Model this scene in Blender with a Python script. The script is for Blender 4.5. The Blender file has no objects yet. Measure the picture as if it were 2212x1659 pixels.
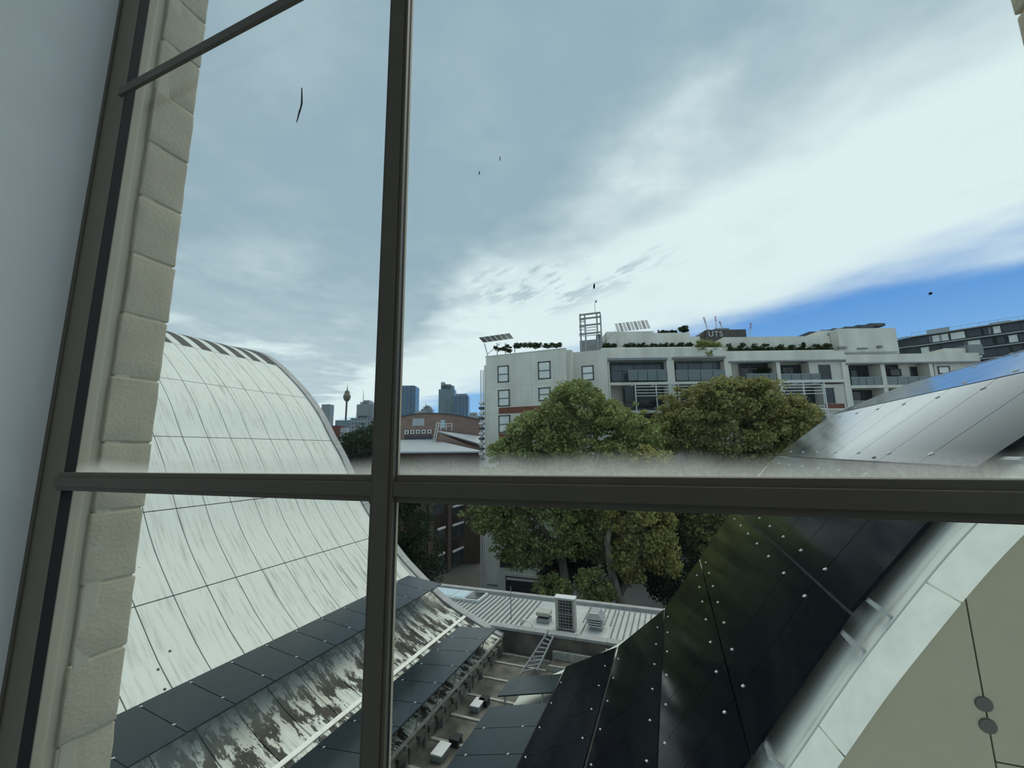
import bpy, math, random
import numpy as np
from mathutils import Vector, Matrix

random.seed(7); rng = np.random.default_rng(7)
scene = bpy.context.scene
COL = scene.collection

# ------------------------------------------------------------------ camera
FPX, W, H = 885.0, 2212.0, 1659.0
R = np.array([[0.9332, 0.0720, 0.3521], [0.3591, -0.1478, -0.9215], [-0.0143, 0.9864, -0.1638]])
u_, _, vt_ = np.linalg.svd(R); R = u_ @ vt_
cam_d = bpy.data.cameras.new('camera'); cam = bpy.data.objects.new('camera', cam_d); COL.objects.link(cam)
cam_d.sensor_fit = 'HORIZONTAL'; cam_d.sensor_width = 36.0; cam_d.lens = FPX / W * 36.0
cam_d.clip_start = 0.01; cam_d.clip_end = 9000
m4 = Matrix.Identity(4)
for i in range(3):
    for j in range(3): m4[i][j] = R[i, j]
cam.matrix_world = m4
scene.camera = cam

# ------------------------------------------------------------------ exposure
vs = scene.view_settings
vs.view_transform = 'Standard'; vs.look = 'None'; vs.gamma = 1.0; vs.use_curve_mapping = False
vs.exposure = 0.0
cy = scene.cycles
cy.use_adaptive_sampling = True; cy.adaptive_threshold = 0.02; cy.adaptive_min_samples = 12
cy.max_bounces = 5; cy.diffuse_bounces = 3; cy.glossy_bounces = 2; cy.transmission_bounces = 4; cy.transparent_max_bounces = 16; cy.caustics_reflective = False; cy.caustics_refractive = False
SUN_STRENGTH = 1.65

# ------------------------------------------------------------------ sky: one cloud deck with a straight front, clear blue beyond it
world = bpy.data.worlds.new('world'); scene.world = world; world.use_nodes = True; world.cycles.sampling_method = 'MANUAL'; world.cycles.sample_map_resolution = 512
wn = world.node_tree.nodes; wl = world.node_tree.links
for n in list(wn): wn.remove(n)
def WN(t, **kw):
    n = wn.new(t)
    for k, v in kw.items(): setattr(n, k, v)
    return n
def wmath(op, a, b=None, c=None, clamp=False):
    n = WN('ShaderNodeMath', operation=op); n.use_clamp = clamp
    for i, s in enumerate((a, b, c)):
        if s is None: continue
        if isinstance(s, (int, float)): n.inputs[i].default_value = s
        else: wl.new(s, n.inputs[i])
    return n.outputs[0]
def wstep(x, lo, hi):
    n = WN('ShaderNodeMapRange', interpolation_type='SMOOTHSTEP')
    wl.new(x, n.inputs[0]); n.inputs[1].default_value = lo; n.inputs[2].default_value = hi
    return n.outputs[0]
def wmix(f, a, b):
    n = WN('ShaderNodeMix', data_type='RGBA')
    if isinstance(f, float): n.inputs[0].default_value = f
    else: wl.new(f, n.inputs[0])
    for s, k in ((a, 6), (b, 7)):
        if isinstance(s, tuple): n.inputs[k].default_value = (*s, 1)
        else: wl.new(s, n.inputs[k])
    return n.outputs[2]
def wnoise(vec, scale, detail=4, rough=0.5, dist=0.0):
    n = WN('ShaderNodeTexNoise'); wl.new(vec, n.inputs['Vector'])
    n.inputs['Scale'].default_value = scale; n.inputs['Detail'].default_value = detail
    n.inputs['Roughness'].default_value = rough; n.inputs['Distortion'].default_value = dist
    return n.outputs[0]
def wcomb(a, b, c=0.0):
    n = WN('ShaderNodeCombineXYZ')
    for i, s in enumerate((a, b, c)):
        if isinstance(s, (int, float)): n.inputs[i].default_value = s
        else: wl.new(s, n.inputs[i])
    return n.outputs[0]
tc = WN('ShaderNodeTexCoord'); sep = WN('ShaderNodeSeparateXYZ'); wl.new(tc.outputs['Generated'], sep.inputs[0])
dx, dy, dz = sep.outputs
zc = wmath('MAXIMUM', dz, 0.05)
pu = wmath('DIVIDE', dx, zc); pv = wmath('DIVIDE', dy, zc)
along = wmath('SUBTRACT', wmath('MULTIPLY', pu, 0.815), wmath('MULTIPLY', pv, 0.579))
q0 = wmath('ADD', pv, wmath('MULTIPLY', pu, 0.71))
vec_iso = wcomb(pu, pv)
vec_str = wcomb(wmath('MULTIPLY', along, 0.45), wmath('MULTIPLY', q0, 0.9), 3.7)
n_big = wnoise(vec_str, 1.0, 2, 0.55)
n_mid = wnoise(vec_iso, 1.25, 5, 0.58)
n_fine = wnoise(vec_iso, 3.2, 2, 0.6)
nb = wmath('SUBTRACT', n_big, 0.5); nm = wmath('SUBTRACT', n_mid, 0.5)
qf = wmath('ADD', wmath('ADD', q0, wmath('MULTIPLY', nb, 2.2)), wmath('MULTIPLY', nm, 1.3))
clear = wstep(qf, 3.0, 4.6)
qb = wmath('ADD', wmath('ADD', q0, wmath('MULTIPLY', nb, 1.2)), wmath('MULTIPLY', nm, 1.1))
thin = wstep(qb, 1.1, 2.0)
lowb = wstep(dz, 0.48, 0.10)
patch = wstep(n_mid, 0.48, 0.72)
t1 = wmath('MAXIMUM', thin, wmath('MULTIPLY', lowb, wmath('ADD', 0.42, wmath('MULTIPLY', patch, 0.55))))
t1 = wmath('ADD', t1, wmath('MULTIPLY', wmath('SUBTRACT', n_fine, 0.5), 0.35), clamp=True)
t1 = wmath('ADD', t1, wmath('MULTIPLY', patch, 0.22), clamp=True)
cloud = wmix(t1, (0.27, 0.375, 0.445), (0.645, 0.745, 0.765))
# small grey scud under the bright edge
vec_sc = wcomb(wmath('MULTIPLY', along, 1.5), wmath('MULTIPLY', q0, 3.0), 9.1)
n_sc = wnoise(vec_sc, 1.7, 4, 0.62)
sc_loc = wmath('MULTIPLY', wstep(wmath('ABSOLUTE', wmath('ADD', along, 1.75)), 0.75, 0.25), wstep(wmath('ABSOLUTE', wmath('SUBTRACT', q0, 1.8)), 0.75, 0.25))
scud = wmath('MULTIPLY', wstep(n_sc, 0.50, 0.62), sc_loc)
cloud = wmix(wmath('MULTIPLY', scud, 0.75), cloud, (0.33, 0.44, 0.50))
blue = wmix(wstep(dz, 0.42, 0.02), (0.038, 0.19, 0.55), (0.24, 0.46, 0.72))
skyc = wmix(clear, cloud, blue)
haze = wstep(dz, 0.09, 0.0)
skyc = wmix(wmath('MULTIPLY', haze, 0.5), skyc, (0.62, 0.76, 0.82))
bg = WN('ShaderNodeBackground'); wl.new(skyc, bg.inputs[0]); bg.inputs[1].default_value = 1.25
wo = WN('ShaderNodeOutputWorld'); wl.new(bg.outputs[0], wo.inputs[0])

# ------------------------------------------------------------------ sun behind thin cloud
sd = bpy.data.lights.new('sun', 'SUN'); sd.energy = SUN_STRENGTH; sd.angle = math.radians(55); sd.color = (1.0, 0.95, 0.83)
so = bpy.data.objects.new('sun', sd); COL.objects.link(so)
az, el = math.radians(14), math.radians(66)
sdir = Vector((math.sin(az) * math.cos(el), math.cos(az) * math.cos(el), math.sin(el)))
so.rotation_euler = sdir.to_track_quat('Z', 'Y').to_euler(); so.location = (30, 30, 60)

# ------------------------------------------------------------------ geometry helpers
def ray(x, y): return R @ np.array([(x - W / 2) / FPX, -(y - H / 2) / FPX, -1.0])
def at(x, y, d): return ray(x, y) * d                 # a measured point d metres deep
def at_y(x, y, Y): r = ray(x, y); return r * (Y / r[1])
def at_z(x, y, Z): r = ray(x, y); return r * (Z / r[2])

WLOC = {}
def V3(p): return Vector((float(p[0]), float(p[1]), float(p[2])))
def newobj(name, data, parent=None, loc=(0, 0, 0)):
    o = bpy.data.objects.new(name, data); COL.objects.link(o)
    l = V3(loc); WLOC[o.name] = l
    if parent is not None:
        o.parent = parent; o.location = l - WLOC[parent.name]
    else: o.location = l
    return o
def tag(o, label=None, cat=None, group=None, kind=None):
    if label: o['label'] = label
    if cat: o['category'] = cat
    if group: o['group'] = group
    if kind: o['kind'] = kind
    return o
def thing(name, loc, label=None, cat=None, group=None, kind=None):
    o = newobj(name, None, None, loc); o.empty_display_size = 0.1
    return tag(o, label, cat, group, kind)

class MB:
    def __init__(s): s.v = []; s.f = []; s.smooth = False
    def add(s, vs, fs):
        b = len(s.v); s.v += [tuple(map(float, p)) for p in vs]; s.f += [tuple(i + b for i in f) for f in fs]; return s
    def box(s, c, h, ax=None):
        c = np.array(c, float); ax = np.eye(3) if ax is None else np.array(ax, float)
        vs = [c + ax[0] * h[0] * i + ax[1] * h[1] * j + ax[2] * h[2] * k for i in (-1, 1) for j in (-1, 1) for k in (-1, 1)]
        return s.add(vs, [(0, 1, 3, 2), (4, 6, 7, 5), (0, 4, 5, 1), (2, 3, 7, 6), (0, 2, 6, 4), (1, 5, 7, 3)])
    def bx(s, x0, x1, y0, y1, z0, z1):
        return s.box(((x0 + x1) / 2, (y0 + y1) / 2, (z0 + z1) / 2), (abs(x1 - x0) / 2, abs(y1 - y0) / 2, abs(z1 - z0) / 2))
    def bar(s, a, b, w, h=None, up=(0, 0, 1)):
        a = np.array(a, float); b = np.array(b, float); d = b - a; L = np.linalg.norm(d); d = d / L
        upv = np.array(up, float)
        if abs(d @ upv) > 0.98: upv = np.array((1.0, 0, 0))
        sx = np.cross(d, upv); sx /= np.linalg.norm(sx); sz = np.cross(sx, d)
        return s.box((a + b) / 2, (L / 2, w / 2, (h or w) / 2), (d, sx, sz))
    def tube(s, pts, rad, n=8, cap=True):
        pts = [np.array(p, float) for p in pts]; rads = rad if hasattr(rad, '__len__') else [rad] * len(pts)
        b = len(s.v); ref = np.array((0.31, 0.17, 0.93))
        for i, p in enumerate(pts):
            d = pts[min(i + 1, len(pts) - 1)] - pts[max(i - 1, 0)]; d /= np.linalg.norm(d)
            a = np.cross(d, ref); a /= np.linalg.norm(a); c = np.cross(d, a)
            for k in range(n):
                t = 2 * math.pi * k / n; s.v.append(tuple(p + (a * math.cos(t) + c * math.sin(t)) * rads[i]))
        for i in range(len(pts) - 1):
            for k in range(n):
                k2 = (k + 1) % n; s.f.append((b + i * n + k, b + i * n + k2, b + (i + 1) * n + k2, b + (i + 1) * n + k))
        if cap:
            s.f.append(tuple(b + k for k in range(n))[::-1]); s.f.append(tuple(b + (len(pts) - 1) * n + k for k in range(n)))
        return s
    def prism(s, poly, off):
        poly = [np.array(p, float) for p in poly]; off = np.array(off, float); n = len(poly)
        return s.add(poly + [p + off for p in poly], [tuple(range(n))[::-1], tuple(range(n, 2 * n))] + [(i, (i + 1) % n, n + (i + 1) % n, n + i) for i in range(n)])
    def quad(s, a, b, c, d): return s.add([a, b, c, d], [(0, 1, 2, 3)])
    def build(s, name, mat, parent=None, origin=None, bevel=0.0, smooth=False):
        v = np.array(s.v)
        if origin is None:
            origin = WLOC[parent.name] if parent is not None else ((v[:, 0].min() + v[:, 0].max()) / 2, (v[:, 1].min() + v[:, 1].max()) / 2, v[:, 2].min())
        og = np.array([float(t) for t in origin])
        me = bpy.data.meshes.new(name); me.from_pydata([tuple(p) for p in v - og], [], s.f)
        fix_normals(me)
        if smooth:
            for p in me.polygons: p.use_smooth = True
        me.materials.append(mat); o = newobj(name, me, parent, og)
        if bevel:
            b = o.modifiers.new('bevel', 'BEVEL'); b.width = bevel; b.segments = 2; b.limit_method = 'ANGLE'
        return o
import bmesh
def fix_normals(me):
    bm = bmesh.new(); bm.from_mesh(me); bmesh.ops.recalc_face_normals(bm, faces=bm.faces); bm.to_mesh(me); bm.free(); me.update()

# ------------------------------------------------------------------ materials
def principled(name):
    m = bpy.data.materials.new(name); m.use_nodes = True
    return m, m.node_tree.nodes, m.node_tree.links, m.node_tree.nodes['Principled BSDF']
def mat(name, col, rough=0.6, metal=0.0, var=0.0, scale=4.0, col2=None, bump=0.0, bscale=60.0, spec=0.5, stretch=None):
    m, n, l, b = principled(name)
    b.inputs['Roughness'].default_value = rough; b.inputs['Metallic'].default_value = metal
    b.inputs['Specular IOR Level'].default_value = spec
    b.inputs['Base Color'].default_value = (*col, 1)
    if var > 0 or col2:
        g = n.new('ShaderNodeNewGeometry'); vec = g.outputs['Position']
        if stretch:
            mp = n.new('ShaderNodeMapping'); mp.inputs['Scale'].default_value = stretch; l.new(vec, mp.inputs[0]); vec = mp.outputs[0]
        t = n.new('ShaderNodeTexNoise'); l.new(vec, t.inputs[0]); t.inputs['Scale'].default_value = scale; t.inputs['Detail'].default_value = 5
        r = n.new('ShaderNodeValToRGB'); l.new(t.outputs[0], r.inputs[0])
        c2 = col2 or tuple(c * (1 - var) for c in col)
        r.color_ramp.elements[0].position = 0.35; r.color_ramp.elements[1].position = 0.68
        r.color_ramp.elements[0].color = (*c2, 1); r.color_ramp.elements[1].color = (*col, 1)
        l.new(r.outputs[0], b.inputs['Base Color'])
    if bump > 0:
        g = n.new('ShaderNodeNewGeometry'); t = n.new('ShaderNodeTexNoise'); l.new(g.outputs['Position'], t.inputs[0])
        t.inputs['Scale'].default_value = bscale; t.inputs['Detail'].default_value = 6
        bp = n.new('ShaderNodeBump'); bp.inputs['Strength'].default_value = bump; bp.inputs['Distance'].default_value = 1.0 / bscale
        l.new(t.outputs[0], bp.inputs['Height']); l.new(bp.outputs[0], b.inputs['Normal'])
    return m

def leaf_mat(name, cols):
    m, n, l, b = principled(name)
    g = n.new('ShaderNodeNewGeometry'); r = n.new('ShaderNodeValToRGB'); l.new(g.outputs['Random Per Island'], r.inputs[0])
    el = r.color_ramp.elements
    while len(el) < len(cols): el.new(0.5)
    for i, c in enumerate(cols): el[i].position = i / (len(cols) - 1); el[i].color = (*c, 1)
    t = n.new('ShaderNodeTexNoise'); l.new(g.outputs['Position'], t.inputs[0]); t.inputs['Scale'].default_value = 0.45; t.inputs['Detail'].default_value = 3
    mx = n.new('ShaderNodeMix'); mx.data_type = 'RGBA'; l.new(t.outputs[0], mx.inputs[0])
    l.new(r.outputs[0], mx.inputs[6]); mx.inputs[7].default_value = (*cols[len(cols) // 2], 1)
    l.new(mx.outputs[2], b.inputs['Base Color']); b.inputs['Roughness'].default_value = 0.55; b.inputs['Specular IOR Level'].default_value = 0.3
    tr = n.new('ShaderNodeBsdfTranslucent'); l.new(mx.outputs[2], tr.inputs[0])
    ms = n.new('ShaderNodeMixShader'); ms.inputs[0].default_value = 0.3
    out = n['Material Output']; l.new(b.outputs[0], ms.inputs[1]); l.new(tr.outputs[0], ms.inputs[2]); l.new(ms.outputs[0], out.inputs[0])
    return m

def glass_mat(name, dust=True):
    """window glass: clear transmission with a Fresnel reflection and a film of dust that thickens where it settles on the bar below"""
    m = bpy.data.materials.new(name); m.use_nodes = True; n = m.node_tree.nodes; l = m.node_tree.links; n.remove(n['Principled BSDF'])
    out = n['Material Output']
    tr = n.new('ShaderNodeBsdfTransparent'); tr.inputs[0].default_value = (0.955, 0.972, 0.965, 1)
    gl = n.new('ShaderNodeBsdfGlossy'); gl.inputs['Roughness'].default_value = 0.02
    gg = n.new('ShaderNodeNewGeometry'); dp = n.new('ShaderNodeVectorMath'); dp.operation = 'DOT_PRODUCT'; l.new(gg.outputs['Normal'], dp.inputs[0]); l.new(gg.outputs['Incoming'], dp.inputs[1])
    ab = n.new('ShaderNodeMath'); ab.operation = 'ABSOLUTE'; l.new(dp.outputs['Value'], ab.inputs[0])
    om = n.new('ShaderNodeMath'); om.operation = 'SUBTRACT'; om.inputs[0].default_value = 1.0; l.new(ab.outputs[0], om.inputs[1])
    pw = n.new('ShaderNodeMath'); pw.operation = 'POWER'; l.new(om.outputs[0], pw.inputs[0]); pw.inputs[1].default_value = 5.0
    fr = n.new('ShaderNodeMath'); fr.operation = 'MULTIPLY_ADD'; l.new(pw.outputs[0], fr.inputs[0]); fr.inputs[1].default_value = 0.5; fr.inputs[2].default_value = 0.010
    a = n.new('ShaderNodeMixShader'); l.new(fr.outputs[0], a.inputs[0]); l.new(tr.outputs[0], a.inputs[1]); l.new(gl.outputs[0], a.inputs[2])
    if not dust: l.new(a.outputs[0], out.inputs[0]); return m
    g = n.new('ShaderNodeNewGeometry'); sp = n.new('ShaderNodeSeparateXYZ'); l.new(g.outputs['Position'], sp.inputs[0])
    def noise(scale, st, det=5):
        mp = n.new('ShaderNodeMapping'); mp.inputs['Scale'].default_value = st; l.new(g.outputs['Position'], mp.inputs[0])
        t = n.new('ShaderNodeTexNoise'); t.inputs['Scale'].default_value = scale; t.inputs['Detail'].default_value = det; l.new(mp.outputs[0], t.inputs[0]); return t.outputs[0]
    def mth(op, x, y, clamp=False):
        q = n.new('ShaderNodeMath'); q.operation = op; q.use_clamp = clamp
        for i, s in enumerate((x, y)):
            if isinstance(s, (int, float)): q.inputs[i].default_value = s
            else: l.new(s, q.inputs[i])
        return q.outputs[0]
    wav = noise(14, (1, 1, 0.3), 2); edge = mth('ADD', -0.0108, mth('MULTIPLY', mth('SUBTRACT', wav, 0.45), 0.016))
    mr = n.new('ShaderNodeMapRange'); mr.interpolation_type = 'SMOOTHSTEP'
    l.new(mth('SUBTRACT', sp.outputs[2], edge), mr.inputs[0]); mr.inputs[1].default_value = 0.010; mr.inputs[2].default_value = -0.006
    above = mth('GREATER_THAN', sp.outputs[2], -0.0195)
    grain = noise(420, (1, 1, 1), 4)
    sett = mth('MULTIPLY', mth('MULTIPLY', mr.outputs[0], above), mth('ADD', 0.40, mth('MULTIPLY', grain, 0.34)))
    st2 = noise(70, (1.0, 1.0, 0.12), 4)
    film = mth('MULTIPLY', mth('SUBTRACT', st2, 0.45, True), 0.035)
    tot = mth('ADD', mth('ADD', sett, film), 0.001, True)
    d1 = n.new('ShaderNodeBsdfDiffuse'); d1.inputs[0].default_value = (0.97, 0.97, 0.94, 1)
    d2 = n.new('ShaderNodeBsdfTranslucent'); d2.inputs[0].default_value = (0.97, 0.97, 0.94, 1)
    dm = n.new('ShaderNodeMixShader'); dm.inputs[0].default_value = 0.9; l.new(d1.outputs[0], dm.inputs[1]); l.new(d2.outputs[0], dm.inputs[2])
    b = n.new('ShaderNodeMixShader'); l.new(tot, b.inputs[0]); l.new(a.outputs[0], b.inputs[1]); l.new(dm.outputs[0], b.inputs[2])
    l.new(b.outputs[0], out.inputs[0]); return m

def roof_white(name, mould=True):
    """white painted roof sheet: grey run-off streaks down the slope and black mould patches where the sheets flatten out"""
    m, n, l, b = principled(name)
    b.inputs['Roughness'].default_value = 0.5; b.inputs['Specular IOR Level'].default_value = 0.25
    g = n.new('ShaderNodeNewGeometry'); sp = n.new('ShaderNodeSeparateXYZ'); l.new(g.outputs['Position'], sp.inputs[0])
    def noise(sc, st, det=6, rough=0.6, dist=0.0):
        mp = n.new('ShaderNodeMapping'); mp.inputs['Scale'].default_value = st; l.new(g.outputs['Position'], mp.inputs[0])
        t = n.new('ShaderNodeTexNoise'); l.new(mp.outputs[0], t.inputs[0]); t.inputs['Scale'].default_value = sc
        t.inputs['Detail'].default_value = det; t.inputs['Roughness'].default_value = rough; t.inputs['Distortion'].default_value = dist; return t.outputs[0]
    def rng_(x, lo, hi, a=0.0, bb=1.0):
        q = n.new('ShaderNodeMapRange'); q.interpolation_type = 'SMOOTHSTEP'; l.new(x, q.inputs[0])
        for i, vv in enumerate((lo, hi, a, bb)): q.inputs[i + 1].default_value = vv
        return q.outputs[0]
    def mul(x, y):
        q = n.new('ShaderNodeMath'); q.operation = 'MULTIPLY'
        for i, s in enumerate((x, y)):
            if isinstance(s, (int, float)): q.inputs[i].default_value = s
            else: l.new(s, q.inputs[i])
        return q.outputs[0]
    def mixc(f, a, c):
        q = n.new('ShaderNodeMix'); q.data_type = 'RGBA'; l.new(f, q.inputs[0])
        if isinstance(a, tuple): q.inputs[6].default_value = (*a, 1)
        else: l.new(a, q.inputs[6])
        q.inputs[7].default_value = (*c, 1); return q.outputs[2]
    streak = rng_(noise(3.0, (0.28, 3.4, 0.28)), 0.46, 0.78)
    c = mixc(mul(streak, 0.6), (0.71, 0.73, 0.66), (0.30, 0.29, 0.24))
    blot = rng_(noise(0.9, (1, 1, 1)), 0.52, 0.75)
    c = mixc(mul(blot, 0.18), c, (0.45, 0.43, 0.36))
    spk = rng_(noise(9.0, (1, 1, 1), 2), 0.74, 0.78)
    c = mixc(mul(spk, 0.8), c, (0.05, 0.05, 0.05))
    if mould:
        where = rng_(sp.outputs[0], -10.9, -9.3)
        fadein = rng_(sp.outputs[0], -13.2, -11.8, 0.0, 0.55)
        yel = rng_(noise(1.1, (0.8, 1.0, 0.8)), 0.40, 0.66)
        c = mixc(mul(mul(yel, where), 0.4), c, (0.42, 0.40, 0.27))
        blk = rng_(noise(2.1, (0.5, 1.4, 0.5), 9, 0.72), 0.47, 0.52)
        c = mixc(mul(mul(blk, where), 0.97), c, (0.016, 0.014, 0.011))
        far = rng_(sp.outputs[1], 9.5, 13.5)
        blk2 = rng_(noise(1.7, (0.30, 2.2, 0.30), 7, 0.62, 0.2), 0.53, 0.63)
        c = mixc(mul(mul(blk2, fadein), far), c, (0.12, 0.105, 0.085))
    l.new(c, b.inputs['Base Color']); return m

def pv_mat(name, col=(0.0055, 0.0075, 0.011), k=11.0, e=12.0, rough=0.10):
    """anti-reflective solar glass: nearly black face on, mirror-like only towards grazing angles"""
    m = bpy.data.materials.new(name); m.use_nodes = True; n = m.node_tree.nodes; l = m.node_tree.links; n.remove(n['Principled BSDF'])
    g = n.new('ShaderNodeNewGeometry'); lw = n.new('ShaderNodeLayerWeight'); lw.inputs[0].default_value = 0.5
    p = n.new('ShaderNodeMath'); p.operation = 'POWER'; l.new(lw.outputs['Facing'], p.inputs[0]); p.inputs[1].default_value = e
    f = n.new('ShaderNodeMath'); f.operation = 'MULTIPLY_ADD'; l.new(p.outputs[0], f.inputs[0]); f.inputs[1].default_value = k; f.inputs[2].default_value = 0.003
    mn = n.new('ShaderNodeMath'); mn.operation = 'MINIMUM'; l.new(f.outputs[0], mn.inputs[0]); mn.inputs[1].default_value = 0.88
    t = n.new('ShaderNodeTexNoise'); l.new(g.outputs['Position'], t.inputs[0]); t.inputs['Scale'].default_value = 2.2; t.inputs['Detail'].default_value = 6
    r = n.new('ShaderNodeMapRange'); l.new(t.outputs[0], r.inputs[0]); r.inputs[3].default_value = rough * 0.7; r.inputs[4].default_value = rough * 1.5
    d = n.new('ShaderNodeBsdfDiffuse'); d.inputs[0].default_value = (*col, 1)
    gl = n.new('ShaderNodeBsdfGlossy'); l.new(r.outputs[0], gl.inputs['Roughness'])
    ms = n.new('ShaderNodeMixShader'); l.new(mn.outputs[0], ms.inputs[0]); l.new(d.outputs[0], ms.inputs[1]); l.new(gl.outputs[0], ms.inputs[2])
    l.new(ms.outputs[0], n['Material Output'].inputs[0]); return m

def window_grid_mat(name, wall, glass, su, sv, mort=0.25, rough=0.25):
    """far tower facade, floors and bays too small to tell apart"""
    m, n, l, b = principled(name)
    g = n.new('ShaderNodeNewGeometry'); sp = n.new('ShaderNodeSeparateXYZ'); l.new(g.outputs['Position'], sp.inputs[0])
    ad = n.new('ShaderNodeMath'); ad.operation = 'ADD'; l.new(sp.outputs[0], ad.inputs[0]); l.new(sp.outputs[1], ad.inputs[1])
    cb = n.new('ShaderNodeCombineXYZ'); l.new(ad.outputs[0], cb.inputs[0]); l.new(sp.outputs[2], cb.inputs[1])
    t = n.new('ShaderNodeTexBrick'); l.new(cb.outputs[0], t.inputs[0]); t.offset = 0.0
    t.inputs['Color1'].default_value = (*glass, 1); t.inputs['Color2'].default_value = (*[c * 1.6 + 0.02 for c in glass], 1); t.inputs['Mortar'].default_value = (*wall, 1)
    t.inputs['Scale'].default_value = 1.0; t.inputs['Brick Width'].default_value = su; t.inputs['Row Height'].default_value = sv
    t.inputs['Mortar Size'].default_value = mort * sv; t.inputs['Mortar Smooth'].default_value = 0.1
    l.new(t.outputs[0], b.inputs['Base Color']); b.inputs['Roughness'].default_value = rough; return m

M = {}
M['plaster'] = mat('plaster', (0.88, 0.91, 0.88), 0.75, var=0.06, scale=6, bump=0.08, bscale=500)
M['room'] = mat('room_paint', (0.82, 0.82, 0.80), 0.8)
M['carpet'] = mat('carpet', (0.18, 0.18, 0.19), 0.95, var=0.2, scale=40)
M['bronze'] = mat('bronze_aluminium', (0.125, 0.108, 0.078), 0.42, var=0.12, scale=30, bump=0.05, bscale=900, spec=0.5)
M['bronze_lit'] = mat('bronze_jamb_lit', (0.24, 0.21, 0.155), 0.45, var=0.08, scale=40)  # lighter copy of the bronze, bounced light put into the jamb colour
M['rubber'] = mat('black_rubber', (0.008, 0.009, 0.010), 0.7)
M['cream_paint'] = mat('cream_paint', (0.56, 0.505, 0.38), 0.55, var=0.05, scale=20)
M['brick_paint'] = mat('cream_painted_brick', (0.57, 0.505, 0.37), 0.8, var=0.10, scale=22, bump=0.28, bscale=230)
M['mortar_paint'] = mat('cream_painted_mortar', (0.57, 0.505, 0.37), 0.85, bump=0.3, bscale=160)
M['glass'] = glass_mat('window_glass'); M['glass_clean'] = glass_mat('window_glass_inner', False)
M['twig'] = mat('black_dirt', (0.012, 0.011, 0.010), 0.9)
M['roof'] = roof_white('white_roof_sheet')
M['roof2'] = roof_white('white_roof_sheet_clean', False)
M['joint'] = mat('dark_joint', (0.05, 0.055, 0.07), 0.8)
M['slot'] = mat('dark_louvre', (0.022, 0.021, 0.020), 0.6, var=0.3, scale=5)
M['coping'] = mat('grey_coping', (0.40, 0.40, 0.39), 0.6, var=0.25, scale=2.2)
M['edge_white'] = mat('white_edge', (0.88, 0.87, 0.77), 0.5, var=0.12, scale=6)
M['pv'] = pv_mat('solar_glass_black')
M['pv_blue'] = pv_mat('solar_glass_blue', (0.020, 0.030, 0.035), 1.2, 4.5, 0.18)
M['alu'] = mat('bare_aluminium', (0.62, 0.63, 0.63), 0.35, metal=0.6)
M['alu_dull'] = mat('galvanised_steel', (0.36, 0.38, 0.38), 0.5, metal=0.5, var=0.2, scale=12)
M['clamp'] = mat('pale_clamp', (0.85, 0.85, 0.83), 0.4)
M['fascia'] = mat('beige_fascia_panel', (0.335, 0.305, 0.205), 0.7, var=0.05, scale=5, bump=0.05, bscale=300)
M['cap'] = mat('dark_fixing_cap', (0.07, 0.07, 0.055), 0.7)
M['gutter'] = mat('dirty_gutter', (0.175, 0.165, 0.135), 0.7, col2=(0.045, 0.042, 0.034), scale=1.6)
M['gutter_rib'] = mat('pale_rib', (0.42, 0.42, 0.37), 0.6, var=0.3, scale=6)
M['mould'] = mat('mould_wall', (0.34, 0.33, 0.26), 0.7, col2=(0.035, 0.035, 0.026), scale=2.6)
M['brownwall'] = mat('stained_parapet', (0.175, 0.155, 0.125), 0.8, col2=(0.075, 0.065, 0.052), scale=1.4)
M['tin'] = mat('ribbed_tin', (0.58, 0.595, 0.575), 0.45, var=0.15, scale=1.5, metal=0.15)
M['tin_rib'] = mat('tin_rib_grey', (0.17, 0.18, 0.18), 0.5)
M['ac'] = mat('ac_casing', (0.46, 0.45, 0.40), 0.5, var=0.1, scale=8)
M['dark'] = mat('dark_void', (0.012, 0.014, 0.016), 0.6)
M['sky_glass'] = mat('skylight_glass', (0.40, 0.55, 0.62), 0.08)
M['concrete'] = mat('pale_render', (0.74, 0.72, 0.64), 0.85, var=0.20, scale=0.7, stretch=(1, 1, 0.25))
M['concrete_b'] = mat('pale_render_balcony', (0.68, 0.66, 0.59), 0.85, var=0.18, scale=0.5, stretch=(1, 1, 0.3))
M['score'] = mat('render_score', (0.50, 0.49, 0.44), 0.9)
M['redband'] = mat('terracotta_band', (0.22, 0.075, 0.05), 0.8, var=0.2, scale=3)
M['frame_dark'] = mat('dark_window_frame', (0.05, 0.06, 0.075), 0.5)
M['pane'] = mat('blind_behind_pane', (0.80, 0.82, 0.79), 0.2, var=0.2, scale=0.6)
M['pane_dark'] = mat('dark_pane', (0.035, 0.045, 0.055), 0.08, var=0.4, scale=0.5)
M['pane_blue'] = mat('balcony_pane', (0.09, 0.13, 0.16), 0.08, var=0.45, scale=0.4)
M['balus'] = mat('balustrade_glass', (0.14, 0.18, 0.19), 0.06)
M['white_metal'] = mat('white_metal', (0.68, 0.69, 0.68), 0.5)
M['grey_metal'] = mat('grey_metal', (0.25, 0.26, 0.27), 0.5, var=0.25, scale=2)
M['red_brick'] = mat('red_brick', (0.29, 0.195, 0.165), 0.85, var=0.2, scale=1.2)
M['brown_brick'] = mat('brown_brick', (0.085, 0.055, 0.042), 0.85, var=0.25, scale=1.5)
M['greyroof'] = mat('grey_roof', (0.42, 0.46, 0.48), 0.5, var=0.1, scale=0.5)
M['asphalt'] = mat('asphalt', (0.052, 0.049, 0.043), 0.9, var=0.2, scale=0.6)
M['ground'] = mat('city_ground', (0.07, 0.075, 0.065), 0.9, var=0.4, scale=0.02)
M['bark_pale'] = mat('pale_bark', (0.30, 0.27, 0.21), 0.85, col2=(0.11, 0.095, 0.07), scale=2.2, stretch=(1, 1, 0.35))
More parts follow.
